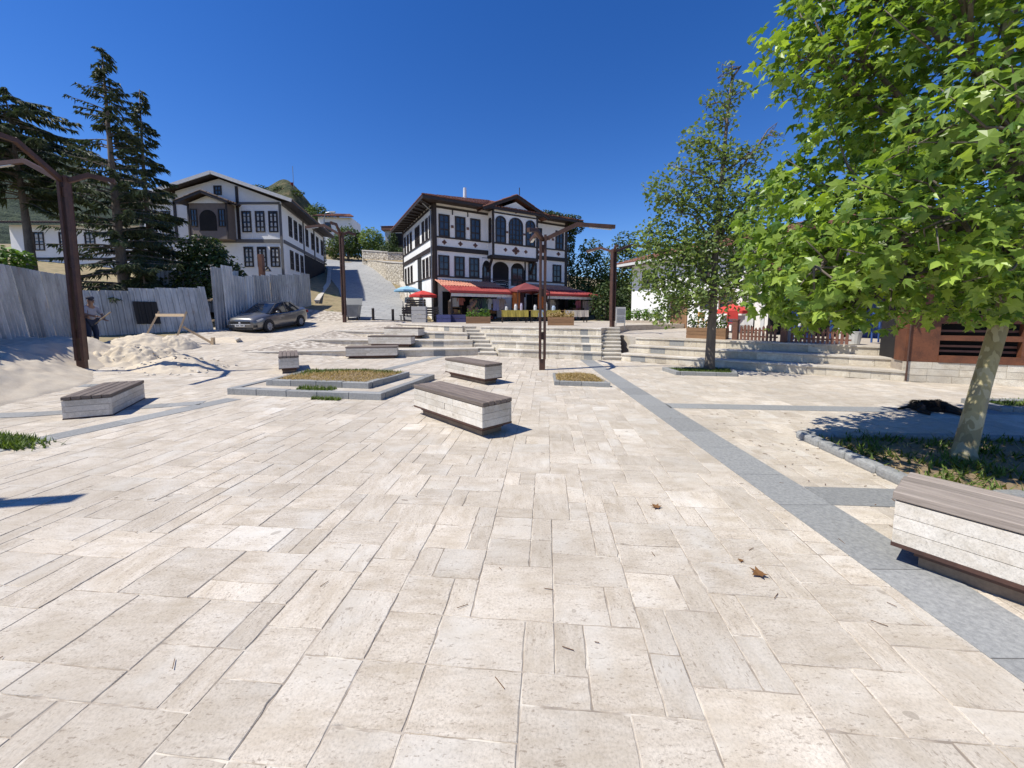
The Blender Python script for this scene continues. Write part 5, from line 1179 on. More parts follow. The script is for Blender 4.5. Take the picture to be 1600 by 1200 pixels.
for k, (x, y, c, lb) in enumerate(((-5.9, 25.0, (.5, .48, .45), 'pale stone cask at the left end of the shop front'), (-4.4, 25.4, (.06, .07, .2), 'blue crate stack before the left awning'), (-3.5, 25.9, (.05, .05, .14), 'dark blue crate stack beside the awning post'))):
    m = MB()
    for q in range(2 if k else 4): m.box((x - .45, y - .25, 1.1 + q * .26), (x + .45, y + .25, 1.1 + q * .26 + .24))
    t = tag(m.build('crate_stack', plain('crate_%d' % k, c), at=(x, y, 1.1)), lb, 'crates')
cols_ = [(.5, .1, .06), (.55, .4, .1), (.12, .2, .35), (.6, .56, .5), (.2, .3, .12), (.4, .2, .3), (.05, .05, .06), (.35, .18, .08)]
def shelf(label, u, w, n, rows, seed, wd=1.2):
    r = random.Random(seed); t = thing('display_shelf', tuple(FF.p(u, 1.1, w)), label, 'shelf', 'shop display shelves')
    q = Fr(FF.p(u, 1.1, w), U)
    for k in range(rows + 1): MB().fbox(q, 0, wd, .15 + k * .42, .18 + k * .42, -.35, 0).build('board', M['boxwood'], t)
    for s in (0, wd - .04): MB().fbox(q, s, s + .04, 0, .2 + rows * .42, -.34, -.01).build('upright', M['timber'], t)
    for k in range(rows):
        x = .06
        while x < wd - .15:
            a = r.uniform(.06, .16); hh = r.uniform(.12, .33); c = r.choice(cols_)
            MB().fbox(q, x, x + a, .182 + k * .42, .182 + k * .42 + hh, -.28, -.04).build('goods', plain('goods_%d' % cols_.index(c), c), t); x += a + r.uniform(.01, .06)
shelf('tall display shelf of small wares at the left shop window', .45, 1.6, 8, 3, 1, .9); shelf('display shelf of wares left of the stair porch', 3.2, .9, 8, 4, 2, 1.1); shelf('display shelf of wares at the right shop doorway', 7.2, 1.2, 8, 4, 3, 1.0); shelf('low display shelf at the far right shop corner', 9.5, 2.2, 8, 2, 4, 1.3)
for k, (x, y, lb) in enumerate(((-7.1, 25.7, 'dark iron railing panel at the café corner by the road'), (-7.75, 28.0, 'dark iron railing panel farther up beside the café'))):
    t = thing('cafe_railing', (x, y, 1.1), lb, 'railing', 'café railings'); d = Vector((-.28, .96, 0)); b = Vector((x, y, 1.0 + .35 * k))
    for zz in (.25, .95): MB().bar(b + Vector((0, 0, zz)), b + d * 2.1 + Vector((0, 0, zz + .3)), .04, .04).build('rail', M['timber'], t)
    for j in range(12): p = b + d * 2.1 * j / 11 + Vector((0, 0, .3 * j / 11)); MB().bar(p, p + Vector((0, 0, .97)), .025, .025).build('bar', M['timber'], t)
sd = thing('notice_sign', (4.75, 17.2, 1.1), 'small white notice sign on a post by the right hand stairs', 'sign')
MB().box((4.55, 17.19, 1.25), (4.98, 17.22, 1.95)).build('panel', M['sign_white'], sd); MB().box((4.6, 17.18, 1.62), (4.93, 17.189, 1.88)).build('emblem_field', plain('sign_grey', (.3, .31, .33)), sd)
for q in range(3): MB().box((4.6, 17.18, 1.32 + q * .09), (4.93, 17.189, 1.36 + q * .09)).build('text_line', M['sign_grey'], sd)
for xx in (4.58, 4.95): MB().tube([(xx, 17.235, 1.1), (xx, 17.235, 1.95)], .015, 6).build('post', M['steel'], sd)

# ---------------------------------------------------------------- corten kiosk at right
KF = Fr((9.62, 9.52, 0), (.92, -.39)); KS = Fr(KF.p(0, 0, -1.4), (-(-.39), -(.92)), (-.92, .39))
k = thing('kiosk', (9.62, 9.52, 0), 'rust coloured steel kiosk on a pale stone plinth at the right edge', 'kiosk')
MB().fbox(KF, .03, 7.0, -.05, .49, -1.4, -.04).build('plinth', M['mortar'], k)
for row in range(3):
    u = 0.0; z0, z1 = row * .165, row * .165 + .16
    while u < 7:
        e = min(7.0, u + rnd.uniform(.3, .62)); MB().fbox(KF, u + .003, e - .003, z0 + .002, z1, -.06, rnd.uniform(0, .008), (rnd.random(), 0.0, rnd.random())).build('stone_block', M['travwall'], k); u = e
    u = 0.0
    while u < 1.35: e = min(1.35, u + rnd.uniform(.35, .6)); MB().fbox(KS, u + .003, e - .003, z0 + .002, z1, -.06, .004, (rnd.random(), 1.0, rnd.random())).build('stone_block', M['travwall'], k); u = e
MB().fbox(KF, 0, .62, .495, 2.7, -.5, 0).build('corner_panel', M['corten'], k)
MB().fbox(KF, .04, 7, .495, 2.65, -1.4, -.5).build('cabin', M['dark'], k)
for z0, z1, w in ((.495, .66, .02), (1.02, 1.14, .0), (1.42, 1.6, .0), (2.5, 2.72, .03)): MB().fbox(KF, .62, 7, z0, z1, -.12, w).build('rail', M['corten'], k)
for z0 in (.74, .86, 1.22, 1.72, 1.9, 2.1): MB().fbox(KF, .62, 7, z0, z0 + .05, -.2, -.14).build('slat', M['browntimber'], k)
for u in (2.0, 3.5, 5.0, 6.5): MB().fbox(KF, u, u + .1, .66, 2.5, -.13, .004).build('mullion', M['corten'], k)
tiled_slope(k, KF.p(-.5, 2.72, .6), KF.p(7.4, 2.72, .6), KF.p(.3, 3.3, -.8), KF.p(6.6, 3.3, -.8)); tiled_slope(k, KF.p(-.5, 2.72, -2), KF.p(-.5, 2.72, .6), KF.p(.29, 3.3, -.8), KF.p(.3, 3.3, -.8))
MB().tube([KF.p(.05, .02, .05), KF.p(.05, 1.6, .05)], .018, 6).build('pipe', M['rust'], k)
# picket fence, posts and planter on the side plaza
def pz(x, y): return plaza_right_z(x, y) if inside(PR, x, y) else terr(x, y)
PF_ = Fr((7.75, 13.25, 0), (2.0, -2.45))
for a, b, lb in ((.0, 1.1, 'short brown picket fence beside the planter box'), (1.45, 2.9, 'brown picket fence ending at the kiosk')):
    t = thing('picket_fence', tuple(PF_.p(a, .76, 0)), lb, 'fence', 'brown picket fences'); n = int((b - a) / .11)
    for q in range(n):
        u = a + q * .11; hh = .42 + .05 * math.sin(q * 1.1)
        MB().fbox(PF_, u, u + .07, .78, .78 + hh, 0, .02).hexa([PF_.p(u, .78 + hh, .02), PF_.p(u + .07, .78 + hh, .02), PF_.p(u + .07, .78 + hh, 0), PF_.p(u, .78 + hh, 0)] + [PF_.p(u + .035 + s, .78 + hh + .05, w) for s, w in ((-.005, .02), (.005, .02), (.005, 0), (-.005, 0))]).build('picket', M['browntimber'], t)
    for z in (.88, 1.08): MB().fbox(PF_, a, b, z, z + .05, -.03, 0).build('rail', M['browntimber'], t)
for u, lb in ((1.27, 'square dark red post between the picket fences'), (.0 - .15, 'square dark red post at the end of the planter box')):
    q = PF_.p(u, .75, 0); tag(MB().fbox(PF_, u - .08, u + .08, .72, 1.42, -.08, .08).fbox(PF_, u - .1, u + .1, 1.42, 1.46, -.1, .1).build('fence_post', M['browntimber'], at=tuple(q)), lb, 'post', 'fence posts')
planter_box('long wooden planter box of green plants by the white house', 7.0, 14.0, .76, 1.3, R(-42), 8, mat='foliage', ph=.5)
def chair(label, x, y, z, rz, c):
    t = thing('cafe_chair', (0, 0, 0), label, 'chair', 'café chairs'); m = plain('chair_%d%d' % (int(c[0] * 100), int(c[2] * 100)), c, .5)
    MB().box((-.21, -.21, .43), (.21, .21, .46)).build('seat', m, t); MB().box((-.21, .19, .62), (.21, .22, .92)).build('backrest', m, t)
    for sx in (-1, 1):
        MB().box((sx * .19 - .018, -.2, 0), (sx * .19 + .018, -.164, .43)).build('leg', m, t); MB().box((sx * .19 - .018, .222, 0), (sx * .19 + .018, .26, .92)).build('leg', m, t)
    t.location = (x, y, z); t.rotation_euler = (0, 0, rz)
chair('blue café chair behind the dark red post', 9.7, 13.0, .78, 2.2, (.03, .08, .30)); chair('blue café chair at the dark doorway of the café', 10.6, 12.6, .78, 1.0, (.03, .09, .28)); chair('blue café chair nearest the kiosk', 11.2, 11.7, .78, .4, (.04, .10, .32))
chair('orange wooden chair left of the red café parasol', 9.0, 18.2, .82, .5, (.55, .28, .05)); chair('red chair under the café parasol', 9.6, 17.0, .82, 2.5, (.5, .04, .03))
s4 = stall('white covered café table under the red parasol', 10.1, 17.4, 1.2, (.6, .6, .6), R(-40), seed=5, z=.8)
for q, (x, y, lb) in enumerate(((8.9, 12.6, 'white tub by the picket fence'), (10.0, 11.4, 'white tub near the kiosk corner'))):
    tag(MB().tube([(x, y, .77), (x, y, 1.1), (x, y, 1.13)], [.14, .19, .2], 14).build('tub', M['sign_white'], at=(x, y, .77)), lb, 'tub', 'white tubs')
# café pavilion behind the pickets: posts, lintel, dark inside
t = thing('cafe_pavilion', (11.5, 15.0, .78), 'shaded café pavilion with white posts behind the picket fences', 'pavilion')
CFp = Fr((9.9, 15.6, 0), (2.6, -2.6))
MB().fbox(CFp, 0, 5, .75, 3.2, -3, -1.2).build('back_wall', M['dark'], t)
for u in (0, 1.2, 2.4, 3.6, 4.8): MB().fbox(CFp, u, u + .12, .75, 3.0, -.1, 0).build('post', M['sign_white'], t)
MB().fbox(CFp, -.4, 5.4, 3.0, 3.16, -3.1, .4).build('roof_deck', M['timber'], t); tiled_slope(t, CFp.p(-.4, 3.16, .4), CFp.p(5.4, 3.16, .4), CFp.p(-.4, 4.0, -3), CFp.p(5.4, 4.0, -3))
for u in (.5, 2.9): MB().fbox(CFp, u, u + .9, .78, 2.6, -1.2, -1.16).build('blue_door', plain('blue_paint', (.03, .07, .26), .5), t)

# ---------------------------------------------------------------- skinned figures
def skin(name, J, E, mat, parent=None, at=(0, 0, 0), root=0, sub=2, rot=0.0):
    keys = list(J); me = bpy.data.meshes.new(name); me.from_pydata([J[q][0] for q in keys], [(keys.index(a), keys.index(b)) for a, b in E], [])
    o = bpy.data.objects.new(name, me); C.objects.link(o); o.modifiers.new('skin', 'SKIN'); sv = me.skin_vertices[0].data
    for i, q in enumerate(keys):
        r_ = J[q][1]; sv[i].radius = (r_, r_) if not hasattr(r_, '__len__') else r_; sv[i].use_root = (i == root)
    s = o.modifiers.new('sub', 'SUBSURF'); s.levels = s.render_levels = sub; me.materials.append(mat)
    if parent: o.parent = parent
    else: o.location = at; o.rotation_euler = (0, 0, rot)
    wloc[o] = at; return o
px_, py_ = -14.85, 13.75; t = thing('person', (px_, py_, terr(px_, py_) - .02), 'person in grey shirt and orange vest with a shovel, half behind the lamp post', 'person')
J = {'pel': ((0, 0, .95), (.13, .16)), 'bel': ((.02, 0, 1.12), (.12, .15)), 'che': ((.05, 0, 1.33), (.125, .17)), 'nec': ((.08, 0, 1.49), .055), 'hd1': ((.11, 0, 1.58), .085), 'hd2': ((.12, 0, 1.68), .09)}
E = [('pel', 'bel'), ('bel', 'che'), ('che', 'nec'), ('nec', 'hd1'), ('hd1', 'hd2')]
for s, n in ((1, 'l'), (-1, 'r')):
    J.update({n + 'sh': ((.05, s * .19, 1.41), .06), n + 'el': ((.18, s * .27, 1.16), .045), n + 'wr': ((.42 if s < 0 else .34, s * .18, 1.10 if s < 0 else .98), .032), n + 'pa': ((.49 if s < 0 else .41, s * .16, 1.09 if s < 0 else .96), (.035, .02)),
              n + 'hi': ((0, s * .10, .9), .095), n + 'kn': ((.08, s * .13, .5), .06), n + 'an': ((0, s * .14, .09), .042), n + 'to': ((.16, s * .15, .035), .04)})
    E += [('che', n + 'sh'), (n + 'sh', n + 'el'), (n + 'el', n + 'wr'), (n + 'wr', n + 'pa'), ('pel', n + 'hi'), (n + 'hi', n + 'kn'), (n + 'kn', n + 'an'), (n + 'an', n + 'to')]
    p = Vector(J[n + 'pa'][0])
    for f in range(5):
        off_ = Vector((.05 if f else .01, (f - 2) * .017, -.01 if f else .03)); J[n + 'f%d' % f] = (tuple(p + off_), .009); J[n + 'g%d' % f] = (tuple(p + off_ * 1.5 + Vector((0, 0, -.025))), .008); E += [(n + 'pa', n + 'f%d' % f), (n + 'f%d' % f, n + 'g%d' % f)]
skin('body', J, E, plain('skin_tone', (.30, .17, .11), .6), t)
sub = lambda names, g: ({q: (J[q][0], tuple(x + g for x in J[q][1]) if hasattr(J[q][1], '__len__') else J[q][1] + g) for q in names})
nm = ['pel', 'bel', 'che', 'lsh', 'lel', 'rsh', 'rel']; skin('shirt', sub(nm, .016), [e for e in E if e[0] in nm and e[1] in nm], plain('shirt_grey', (.36, .36, .40), .9), t)
nm = ['pel', 'lhi', 'lkn', 'lan', 'rhi', 'rkn', 'ran']; skin('trousers', sub(nm, .022), [e for e in E if e[0] in nm and e[1] in nm], plain('trouser_navy', (.03, .04, .07), .9), t)
skin('vest', {'a': ((-.03, .02, 1.02), (.11, .15)), 'b': ((-.02, 0, 1.22), (.12, .17)), 'c': ((.0, 0, 1.40), (.10, .165))}, [('a', 'b'), ('b', 'c')], plain('vest_orange', (.62, .14, .03), .8), t)
w0 = wloc[t]
MB().ball((w0[0] + .10, w0[1], w0[2] + 1.73), (.115, .10, .075)).build('cap', plain('cap_navy', (.04, .045, .07), .9), t, smooth=True)
for s in (-1, 1): MB().ball((w0[0] + .197, w0[1] + s * .035, w0[2] + 1.655), (.012, .017, .01), 6, 4).build('eye', M['black'], t); MB().ball((w0[0] + .11, w0[1] + s * .095, w0[2] + 1.64), (.03, .015, .04), 6, 5).build('ear', M['skin_tone'], t)
MB().ball((w0[0] + .213, w0[1], w0[2] + 1.62), (.02, .014, .025), 6, 5).build('nose', M['skin_tone'], t); MB().box((w0[0] + .195, w0[1] - .03, w0[2] + 1.575), (w0[0] + .203, w0[1] + .03, w0[2] + 1.585)).build('mouth', M['timber'], t)
t2 = thing('shovel', (w0[0] + .5, w0[1], w0[2] + .4), 'long handled shovel held by the worker', 'shovel')
MB().tube([(w0[0] - .25, w0[1] + .14, w0[2] + .62), (w0[0] + .95, w0[1] - .16, w0[2] + 1.25)], .018, 8).build('handle', M['newwood'], t2)
MB().hexa([(w0[0] - .23, w0[1] + .05, w0[2] + .6), (w0[0] - .23, w0[1] + .23, w0[2] + .6), (w0[0] - .5, w0[1] + .26, w0[2] + .48), (w0[0] - .5, w0[1] + .08, w0[2] + .48), (w0[0] - .22, w0[1] + .05, w0[2] + .615), (w0[0] - .22, w0[1] + .23, w0[2] + .615), (w0[0] - .5, w0[1] + .26, w0[2] + .49), (w0[0] - .5, w0[1] + .08, w0[2] + .49)]).build('blade', M['steel'], t2)
# sleeping dog stretched out on its side
furq = NT('dog_fur'); s_ = furq.new('ShaderNodeSeparateXYZ'); furq.l(furq.obj(), s_.inputs[0])
fc = furq.ramp(furq.math('ADD', s_.outputs['X'], furq.math('MULTIPLY', furq.noise(furq.obj(), 9, 4), .25)), [(0.25, (0.028, 0.018, 0.013)), (0.52, (0.05, 0.03, 0.018)), (0.66, (0.20, 0.11, 0.05))])
furq.l(fc, furq.b.inputs['Base Color']); furq.b.inputs['Roughness'].default_value = .9; furq.bump(furq.noise(furq.mapping(furq.obj(), (10, 40, 40)), 3, 4), 1.0, .03)
DJ = {'rump': ((-.42, 0, .12), (.115, .14)), 'loin': ((-.2, -.02, .125), (.115, .15)), 'chest': ((.08, -.02, .135), (.13, .17)), 'sh': ((.22, 0, .12), (.11, .13)), 'neck': ((.34, .03, .10), .085), 'skull': ((.45, .04, .085), .08), 'muz': ((.56, .0, .065), .045), 'nose': ((.63, -.02, .055), .03),
      'hk': ((-.40, -.22, .07), .06), 'hh': ((-.56, -.34, .05), .035), 'hp': ((-.46, -.52, .035), .028), 'hpt': ((-.42, -.58, .03), .028), 'hk2': ((-.36, -.24, .13), .055), 'hh2': ((-.50, -.36, .10), .033), 'hp2': ((-.38, -.54, .05), .027),
      'fe': ((.16, -.2, .07), .05), 'fw': ((.26, -.38, .045), .03), 'fp': ((.34, -.54, .035), .03), 'fe2': ((.22, -.2, .11), .045), 'fw2': ((.36, -.34, .07), .03), 'fp2': ((.47, -.46, .035), .03), 't1': ((-.55, .06, .07), .035), 't2': ((-.7, .03, .04), .035), 't3': ((-.84, -.06, .03), .02)}
DE = [('rump', 'loin'), ('loin', 'chest'), ('chest', 'sh'), ('sh', 'neck'), ('neck', 'skull'), ('skull', 'muz'), ('muz', 'nose'), ('rump', 'hk'), ('hk', 'hh'), ('hh', 'hp'), ('hp', 'hpt'), ('rump', 'hk2'), ('hk2', 'hh2'), ('hh2', 'hp2'), ('sh', 'fe'), ('fe', 'fw'), ('fw', 'fp'), ('sh', 'fe2'), ('fe2', 'fw2'), ('fw2', 'fp2'), ('rump', 't1'), ('t1', 't2'), ('t2', 't3')]
dg = thing('dog', (0, 0, 0), 'shaggy dark brown dog asleep on its side in the tree shade', 'dog')
skin('body', DJ, DE, furq.m, dg, root=1)
for s, zz in ((1, .15), (-1, .06)): MB().hexa([(.41, .03, zz), (.47, .05, zz), (.45, .09, zz - .01), (.40, .08, zz - .01), (.37, .07, zz + .02), (.40, .10, zz + .02), (.39, .12, zz + .01), (.36, .10, zz + .01)]).build('ear', furq.m, dg, smooth=True)
r = random.Random(4); m = MB()
for q in range(2600):
    b = r.choice([((-.42, 0, .12), .13), ((-.2, -.02, .125), .14), ((.08, -.02, .135), .155), ((.22, 0, .12), .125), ((.34, .03, .1), .09), ((-.31, 0, .122), .135), ((-.06, -.02, .13), .15)])
    n = Vector((r.gauss(0, .5), r.gauss(0, 1), abs(r.gauss(0, 1)))).normalized(); p = Vector(b[0]) + n * b[1] * .95; d = (n + Vector((-.9, 0, -.5))).normalized(); sd_ = d.cross(n).normalized() * .007
    m.face([p - sd_, p + sd_, p + d * r.uniform(.03, .07)], None)
tag(m.build('coat', furq.m, dg, fix=False), None, kind='stuff')
dg.location = (7.16, 6.5, 0); dg.rotation_euler = (0, 0, R(-16)); dg.scale = (.62, .62, .72)

# ---------------------------------------------------------------- broadleaf trees
LEAF = np.array([(0, 0, .06), (0, -.42, 0), (.18, -.30, .0), (.5, -.28, -.07), (.30, -.05, .02), (.52, .22, -.09), (.20, .18, .02), (0, .58, -.12), (-.20, .18, .02), (-.52, .22, -.09), (-.30, -.05, .02), (-.5, -.28, -.07), (-.18, -.30, .0)])
LF = [(0, i, i + 1) for i in range(1, 12)] + [(0, 12, 1)]
LEAF_S = np.array([(0, -.42, 0), (.42, -.12, -.04), (.3, .2, .0), (0, .52, -.1), (-.3, .2, .0), (-.42, -.12, -.04)]); LFS = [(0, 1, 2, 3), (0, 3, 4, 5)]
def frames(rs, n, outward_dirs, droop):
    """random leaf frames: normal mostly up and outward, tip hanging outward"""
    nrm = rs.normal(0, .55, (n, 3)) + np.array([0, 0, .85]) + outward_dirs * .55; nrm /= np.linalg.norm(nrm, axis=1)[:, None]
    tip = outward_dirs + rs.normal(0, .7, (n, 3)) + np.array([0, 0, -droop]); tip -= nrm * (tip * nrm).sum(1)[:, None]; tip /= np.linalg.norm(tip, axis=1)[:, None]
    return np.cross(tip, nrm), tip, nrm
def crown_points(rs, lobes, n, shell=.55):
    vol = np.array([a[1][0] * a[1][1] * a[1][2] * (a[2] if len(a) > 2 else 1) for a in lobes]); ids = rs.choice(len(lobes), n, p=vol / vol.sum())
    d = rs.normal(0, 1, (n, 3)); d /= np.linalg.norm(d, axis=1)[:, None]; rad = shell + (1 - shell) * rs.random(n) ** .6; rad *= 1 + .10 * np.sin(d[:, 0] * 7 + ids) * np.cos(d[:, 1] * 6) + rs.normal(0, .05, n)
    c = np.array([lobes[i][0] for i in ids]); R_ = np.array([lobes[i][1] for i in ids])
    return c + d * R_ * rad[:, None], d
def leafmesh(name, P, X, Y, Z, S, mat, parent, tint, shape=LEAF, faces=LF, kind='stuff'):
    cr_ = np.random.default_rng(len(P)); Z = Z * cr_.uniform(-.8, 3.6, len(P))[:, None]; X = X * cr_.uniform(.62, 1.15, len(P))[:, None]
    k = len(shape); V = P[:, None, :] + S[:, None, None] * (shape[None, :, 0, None] * X[:, None, :] + shape[None, :, 1, None] * Y[:, None, :] + shape[None, :, 2, None] * Z[:, None, :])
    V = V.reshape(-1, 3) - np.array(wloc[parent] if parent else (0, 0, 0)); n = len(P); fa = []; 
    for i in range(n):
        b = i * k; fa += [tuple(b + q for q in f) for f in faces]
    me = bpy.data.meshes.new(name); me.from_pydata(V.tolist(), [], fa); at = me.color_attributes.new('tint', 'FLOAT_COLOR', 'CORNER')
    lens = sum(len(f) for f in faces); col = np.zeros((n, lens, 4)); col[:, :, 0] = tint[:, None]; col[:, :, 3] = 1; at.data.foreach_set('color', col.ravel()); me.materials.append(mat)
    o = link(name, me, parent, wloc[parent] if parent else (0, 0, 0)); o['kind'] = kind; return o
def limbs(t, base, top, lobes, r0, rs, mat, twig=True, name='branch'):
    for c, rad, *_ in lobes:
        c = Vector(c); hd = math.hypot(c.x - base[0], c.y - base[1]); s = Vector(base).lerp(Vector(top), min(.93, max(0.0, (c.z - .55 * hd - rad[2] * .3 - base[2]) / max(.1, top[2] - base[2])))); mid = s.lerp(c, .5) + Vector(rs.normal(0, .12, 3)) + Vector((0, 0, .12))
        e = c + Vector(rs.normal(0, .2, 3)); m = MB().tube([s, s.lerp(mid, .5) + Vector(rs.normal(0, .04, 3)), mid, mid.lerp(e, .6) + Vector(rs.normal(0, .06, 3)), e], [r0, r0 * .8, r0 * .6, r0 * .38, r0 * .15], 7)
        if twig:
            for q in range(9):
                d = Vector(rs.normal(0, 1, 3)).normalized(); f = mid.lerp(e, float(rs.uniform(0, 1))); g_ = c + Vector((d.x * rad[0], d.y * rad[1], d.z * rad[2])) * .85; h2 = f.lerp(g_, .5) + Vector(rs.normal(0, .08, 3)); m.tube([f, h2, g_], [r0 * .3, r0 * .18, r0 * .07], 5)
        m.build(name, mat, t, smooth=True)
# the big plane tree
t = thing('plane_tree', (5.04, 4.23, 0), 'large leafy plane tree with pale mottled trunk filling the right side', 'tree', 'plane trees on the plaza'); rs = np.random.default_rng(11)
tr = [(5.02, 4.23, -.03), (5.05, 4.235, .13), (5.17, 4.25, .85), (5.33, 4.27, 1.6), (5.42, 4.29, 2.3), (5.38, 4.3, 3.2), (5.1, 4.3, 4.4), (5.05, 4.3, 5.6)]
MB().tube(tr, [.17, .098, .080, .075, .07, .06, .045, .02], 18).build('trunk', M['bark'], t, smooth=True)
lob = [((5.0, 4.3, 4.3), (1.5, 1.5, 1.6)), ((5.0, 4.3, 5.9), (1.35, 1.35, 1.2)), ((3.55, 4.75, 2.75), (.85, .8, .75), 1.5), ((3.75, 4.6, 3.3), (.75, .7, .6), 1.2), ((4.35, 4.0, 2.35), (.9, .85, .65), 1.4), ((3.55, 4.65, 4.35), (.72, .7, .55), 1.4), ((3.7, 4.6, 4.95), (.7, .7, .6), 1.2), ((4.0, 4.2, 5.7), (.8, .8, .7)),
       ((3.55, 3.2, 3.05), (.55, .55, .5), 1.5), ((4.3, 3.1, 3.9), (.8, .75, .75), 1.2), ((5.9, 3.7, 2.7), (.9, .9, .75)), ((6.2, 4.2, 3.8), (1.1, 1.1, 1.0)), ((5.4, 3.3, 3.2), (.9, .8, .8)), ((4.6, 5.2, 2.6), (.95, .8, .75)), ((5.7, 5.3, 2.9), (1.0, .9, .9)), ((4.9, 5.4, 4.2), (1.0, .9, .9)), ((3.6, 3.5, 4.6), (.6, .55, .5)), ((4.1, 4.5, 1.85), (.85, .6, .45), 1.7), ((4.9, 3.7, 1.8), (.75, .55, .4), 1.6), ((3.45, 4.75, 2.05), (.65, .55, .5), 1.7), ((6.1, 4.1, 1.95), (.9, .7, .5), 1.4), ((5.3, 4.9, 1.95), (.9, .6, .45), 1.3), ((3.3, 3.7, 2.6), (.4, .4, .4), 1.5), ((3.55, 4.65, 1.72), (.65, .55, .36), 1.7), ((3.1, 3.95, 2.1), (.5, .55, .5), 1.8), ((3.5, 3.35, 2.3), (.5, .5, .45), 1.5), ((2.98, 4.5, 2.25), (.42, .5, .5), 1.5), ((4.0, 3.2, 2.2), (.6, .5, .42), 1.4), ((3.2, 4.7, 4.55), (.5, .5, .55), 1.6), ((3.45, 4.6, 5.2), (.5, .5, .4), 1.4)]
limbs(t, tr[4], tr[7], lob, .045, rs, M['bark2'])
P, d = crown_points(rs, lob, 17000, .35); P = P[(np.sin(P[:, 0] * 3.1 + 1) * np.sin(P[:, 1] * 2.7) * np.sin(P[:, 2] * 3.3 + .5) > -.42)]; P = P[P[:, 2] > 1.28]; d = rs.normal(0, .3, P.shape) + (P - np.array([4.9, 4.3, 3.6])) / 2.2
X, Y, Z = frames(rs, len(P), d / np.linalg.norm(d, axis=1)[:, None], .5); S = .065 + .115 * rs.random(len(P)) ** 1.2; tint = np.clip(rs.normal(.42, .28, len(P)), 0, .88); tint[rs.random(len(P)) < .07] = .98
dist = np.linalg.norm(P - np.array([0, 0, 1.65]), axis=1); big = S / dist; infr = np.abs(P[:, 0]) < 1.30 * P[:, 1]; order = np.argsort(-(big * infr)); near, rest = order[:300], order[300:]
leafmesh('foliage', P[rest], X[rest], Y[rest], Z[rest], S[rest], M['leaf'], t, tint[rest])
lm = []
for q, tv in enumerate((.2, .4, .6, .9)):
    m = MB(); m.v = LEAF.tolist(); m.f = LF[:]; m.t = [(tv, .12, 0.0)] * len(LF); lm.append(m.mesh('leaf', M['leaf']))
w0 = np.array(wloc[t])
for i in near:
    o = bpy.data.objects.new('leaf', lm[0 if tint[i] < .3 else 1 if tint[i] < .5 else 2 if tint[i] < .8 else 3]); C.objects.link(o); o.parent = t
    mt = Matrix([[*(X[i] * S[i])], [*(Y[i] * S[i])], [*(Z[i] * S[i])]]).transposed().to_4x4(); mt.translation = Vector(P[i] - w0); o.matrix_basis = mt
for q in range(14):
    i = int(rs.integers(len(P))); p = P[i] - np.array([0, 0, .12]); m = MB().ball(tuple(p), .017, 8, 6).tube([tuple(p), tuple(P[i])], .003, 4); m.build('seed_ball', plain('seed_ball', (.35, .26, .09), .9), t, smooth=True)
# the slim plane tree by the steps
t = thing('plane_tree', (5.61, 11.0, 0), 'slim tall plane tree standing before the right hand steps', 'tree', 'plane trees on the plaza'); rs = np.random.default_rng(12)
tr = [(5.61, 11.0, -.05), (5.61, 11.0, .3), (5.62, 11.0, 1.2), (5.66, 11.05, 2.0), (5.62, 11.0, 3.4), (5.7, 11, 5.2), (5.78, 11, 7.0), (5.85, 11, 8.2)]
MB().tube(tr, [.17, .13, .115, .10, .08, .06, .035, .012], 14).build('trunk', M['bark2'], t, smooth=True)
lob = [((3.9, 10.9, 2.6), (.7, .7, .6)), ((3.75, 11, 3.6), (.6, .6, .6)), ((3.95, 11, 5.0), (.5, .5, .5)), ((6.9, 11, 3.4), (.8, .8, .7)), ((6.9, 11, 5.0), (.6, .6, .55)), ((4.9, 11, 6.3), (.5, .5, .45)), ((5.6, 11, 2.4), (1.5, 1.3, .8), .55), ((4.7, 10.9, 2.2), (.8, .8, .7), .8), ((6.6, 11, 2.6), (.95, .9, .7)), ((4.5, 11.0, 3.3), (.85, .8, .7)), ((5.6, 11.2, 3.7), (1.2, 1.1, .8)), ((4.35, 11, 4.6), (.6, .6, .65)), ((4.55, 11, 5.55), (.5, .5, .35)), ((5.3, 11, 4.9), (.9, .9, .7)), ((6.3, 11, 4.4), (.9, .9, .7)), ((5.5, 11, 6.0), (.75, .7, .55)), ((6.35, 11, 5.8), (.6, .6, .5)), ((7.0, 11, 6.3), (.35, .35, .28)), ((5.6, 11, 6.9), (.55, .5, .4)), ((5.9, 11, 7.5), (.45, .45, .4)), ((5.3, 11, 7.4), (.3, .3, .25)), ((5.7, 11, 8.1), (.25, .25, .35)), ((4.2, 10.8, 1.6), (.5, .5, .4)), ((4.05, 11, 4.0), (.45, .45, .4))]
limbs(t, tr[3], tr[7], lob, .04, rs, M['bark2'])
P, d = crown_points(rs, lob, 11000, .2); P = P[P[:, 2] > 1.15]; d = rs.normal(0, 1, P.shape); d /= np.linalg.norm(d, axis=1)[:, None]; X, Y, Z = frames(rs, len(P), d, .6)
tt = np.clip(rs.normal(.5, .25, len(P)), 0, 1); leafmesh('foliage', P, X, Y, Z, rs.uniform(.07, .15, len(P)), M['leaf2'], t, tt, LEAF_S, LFS)
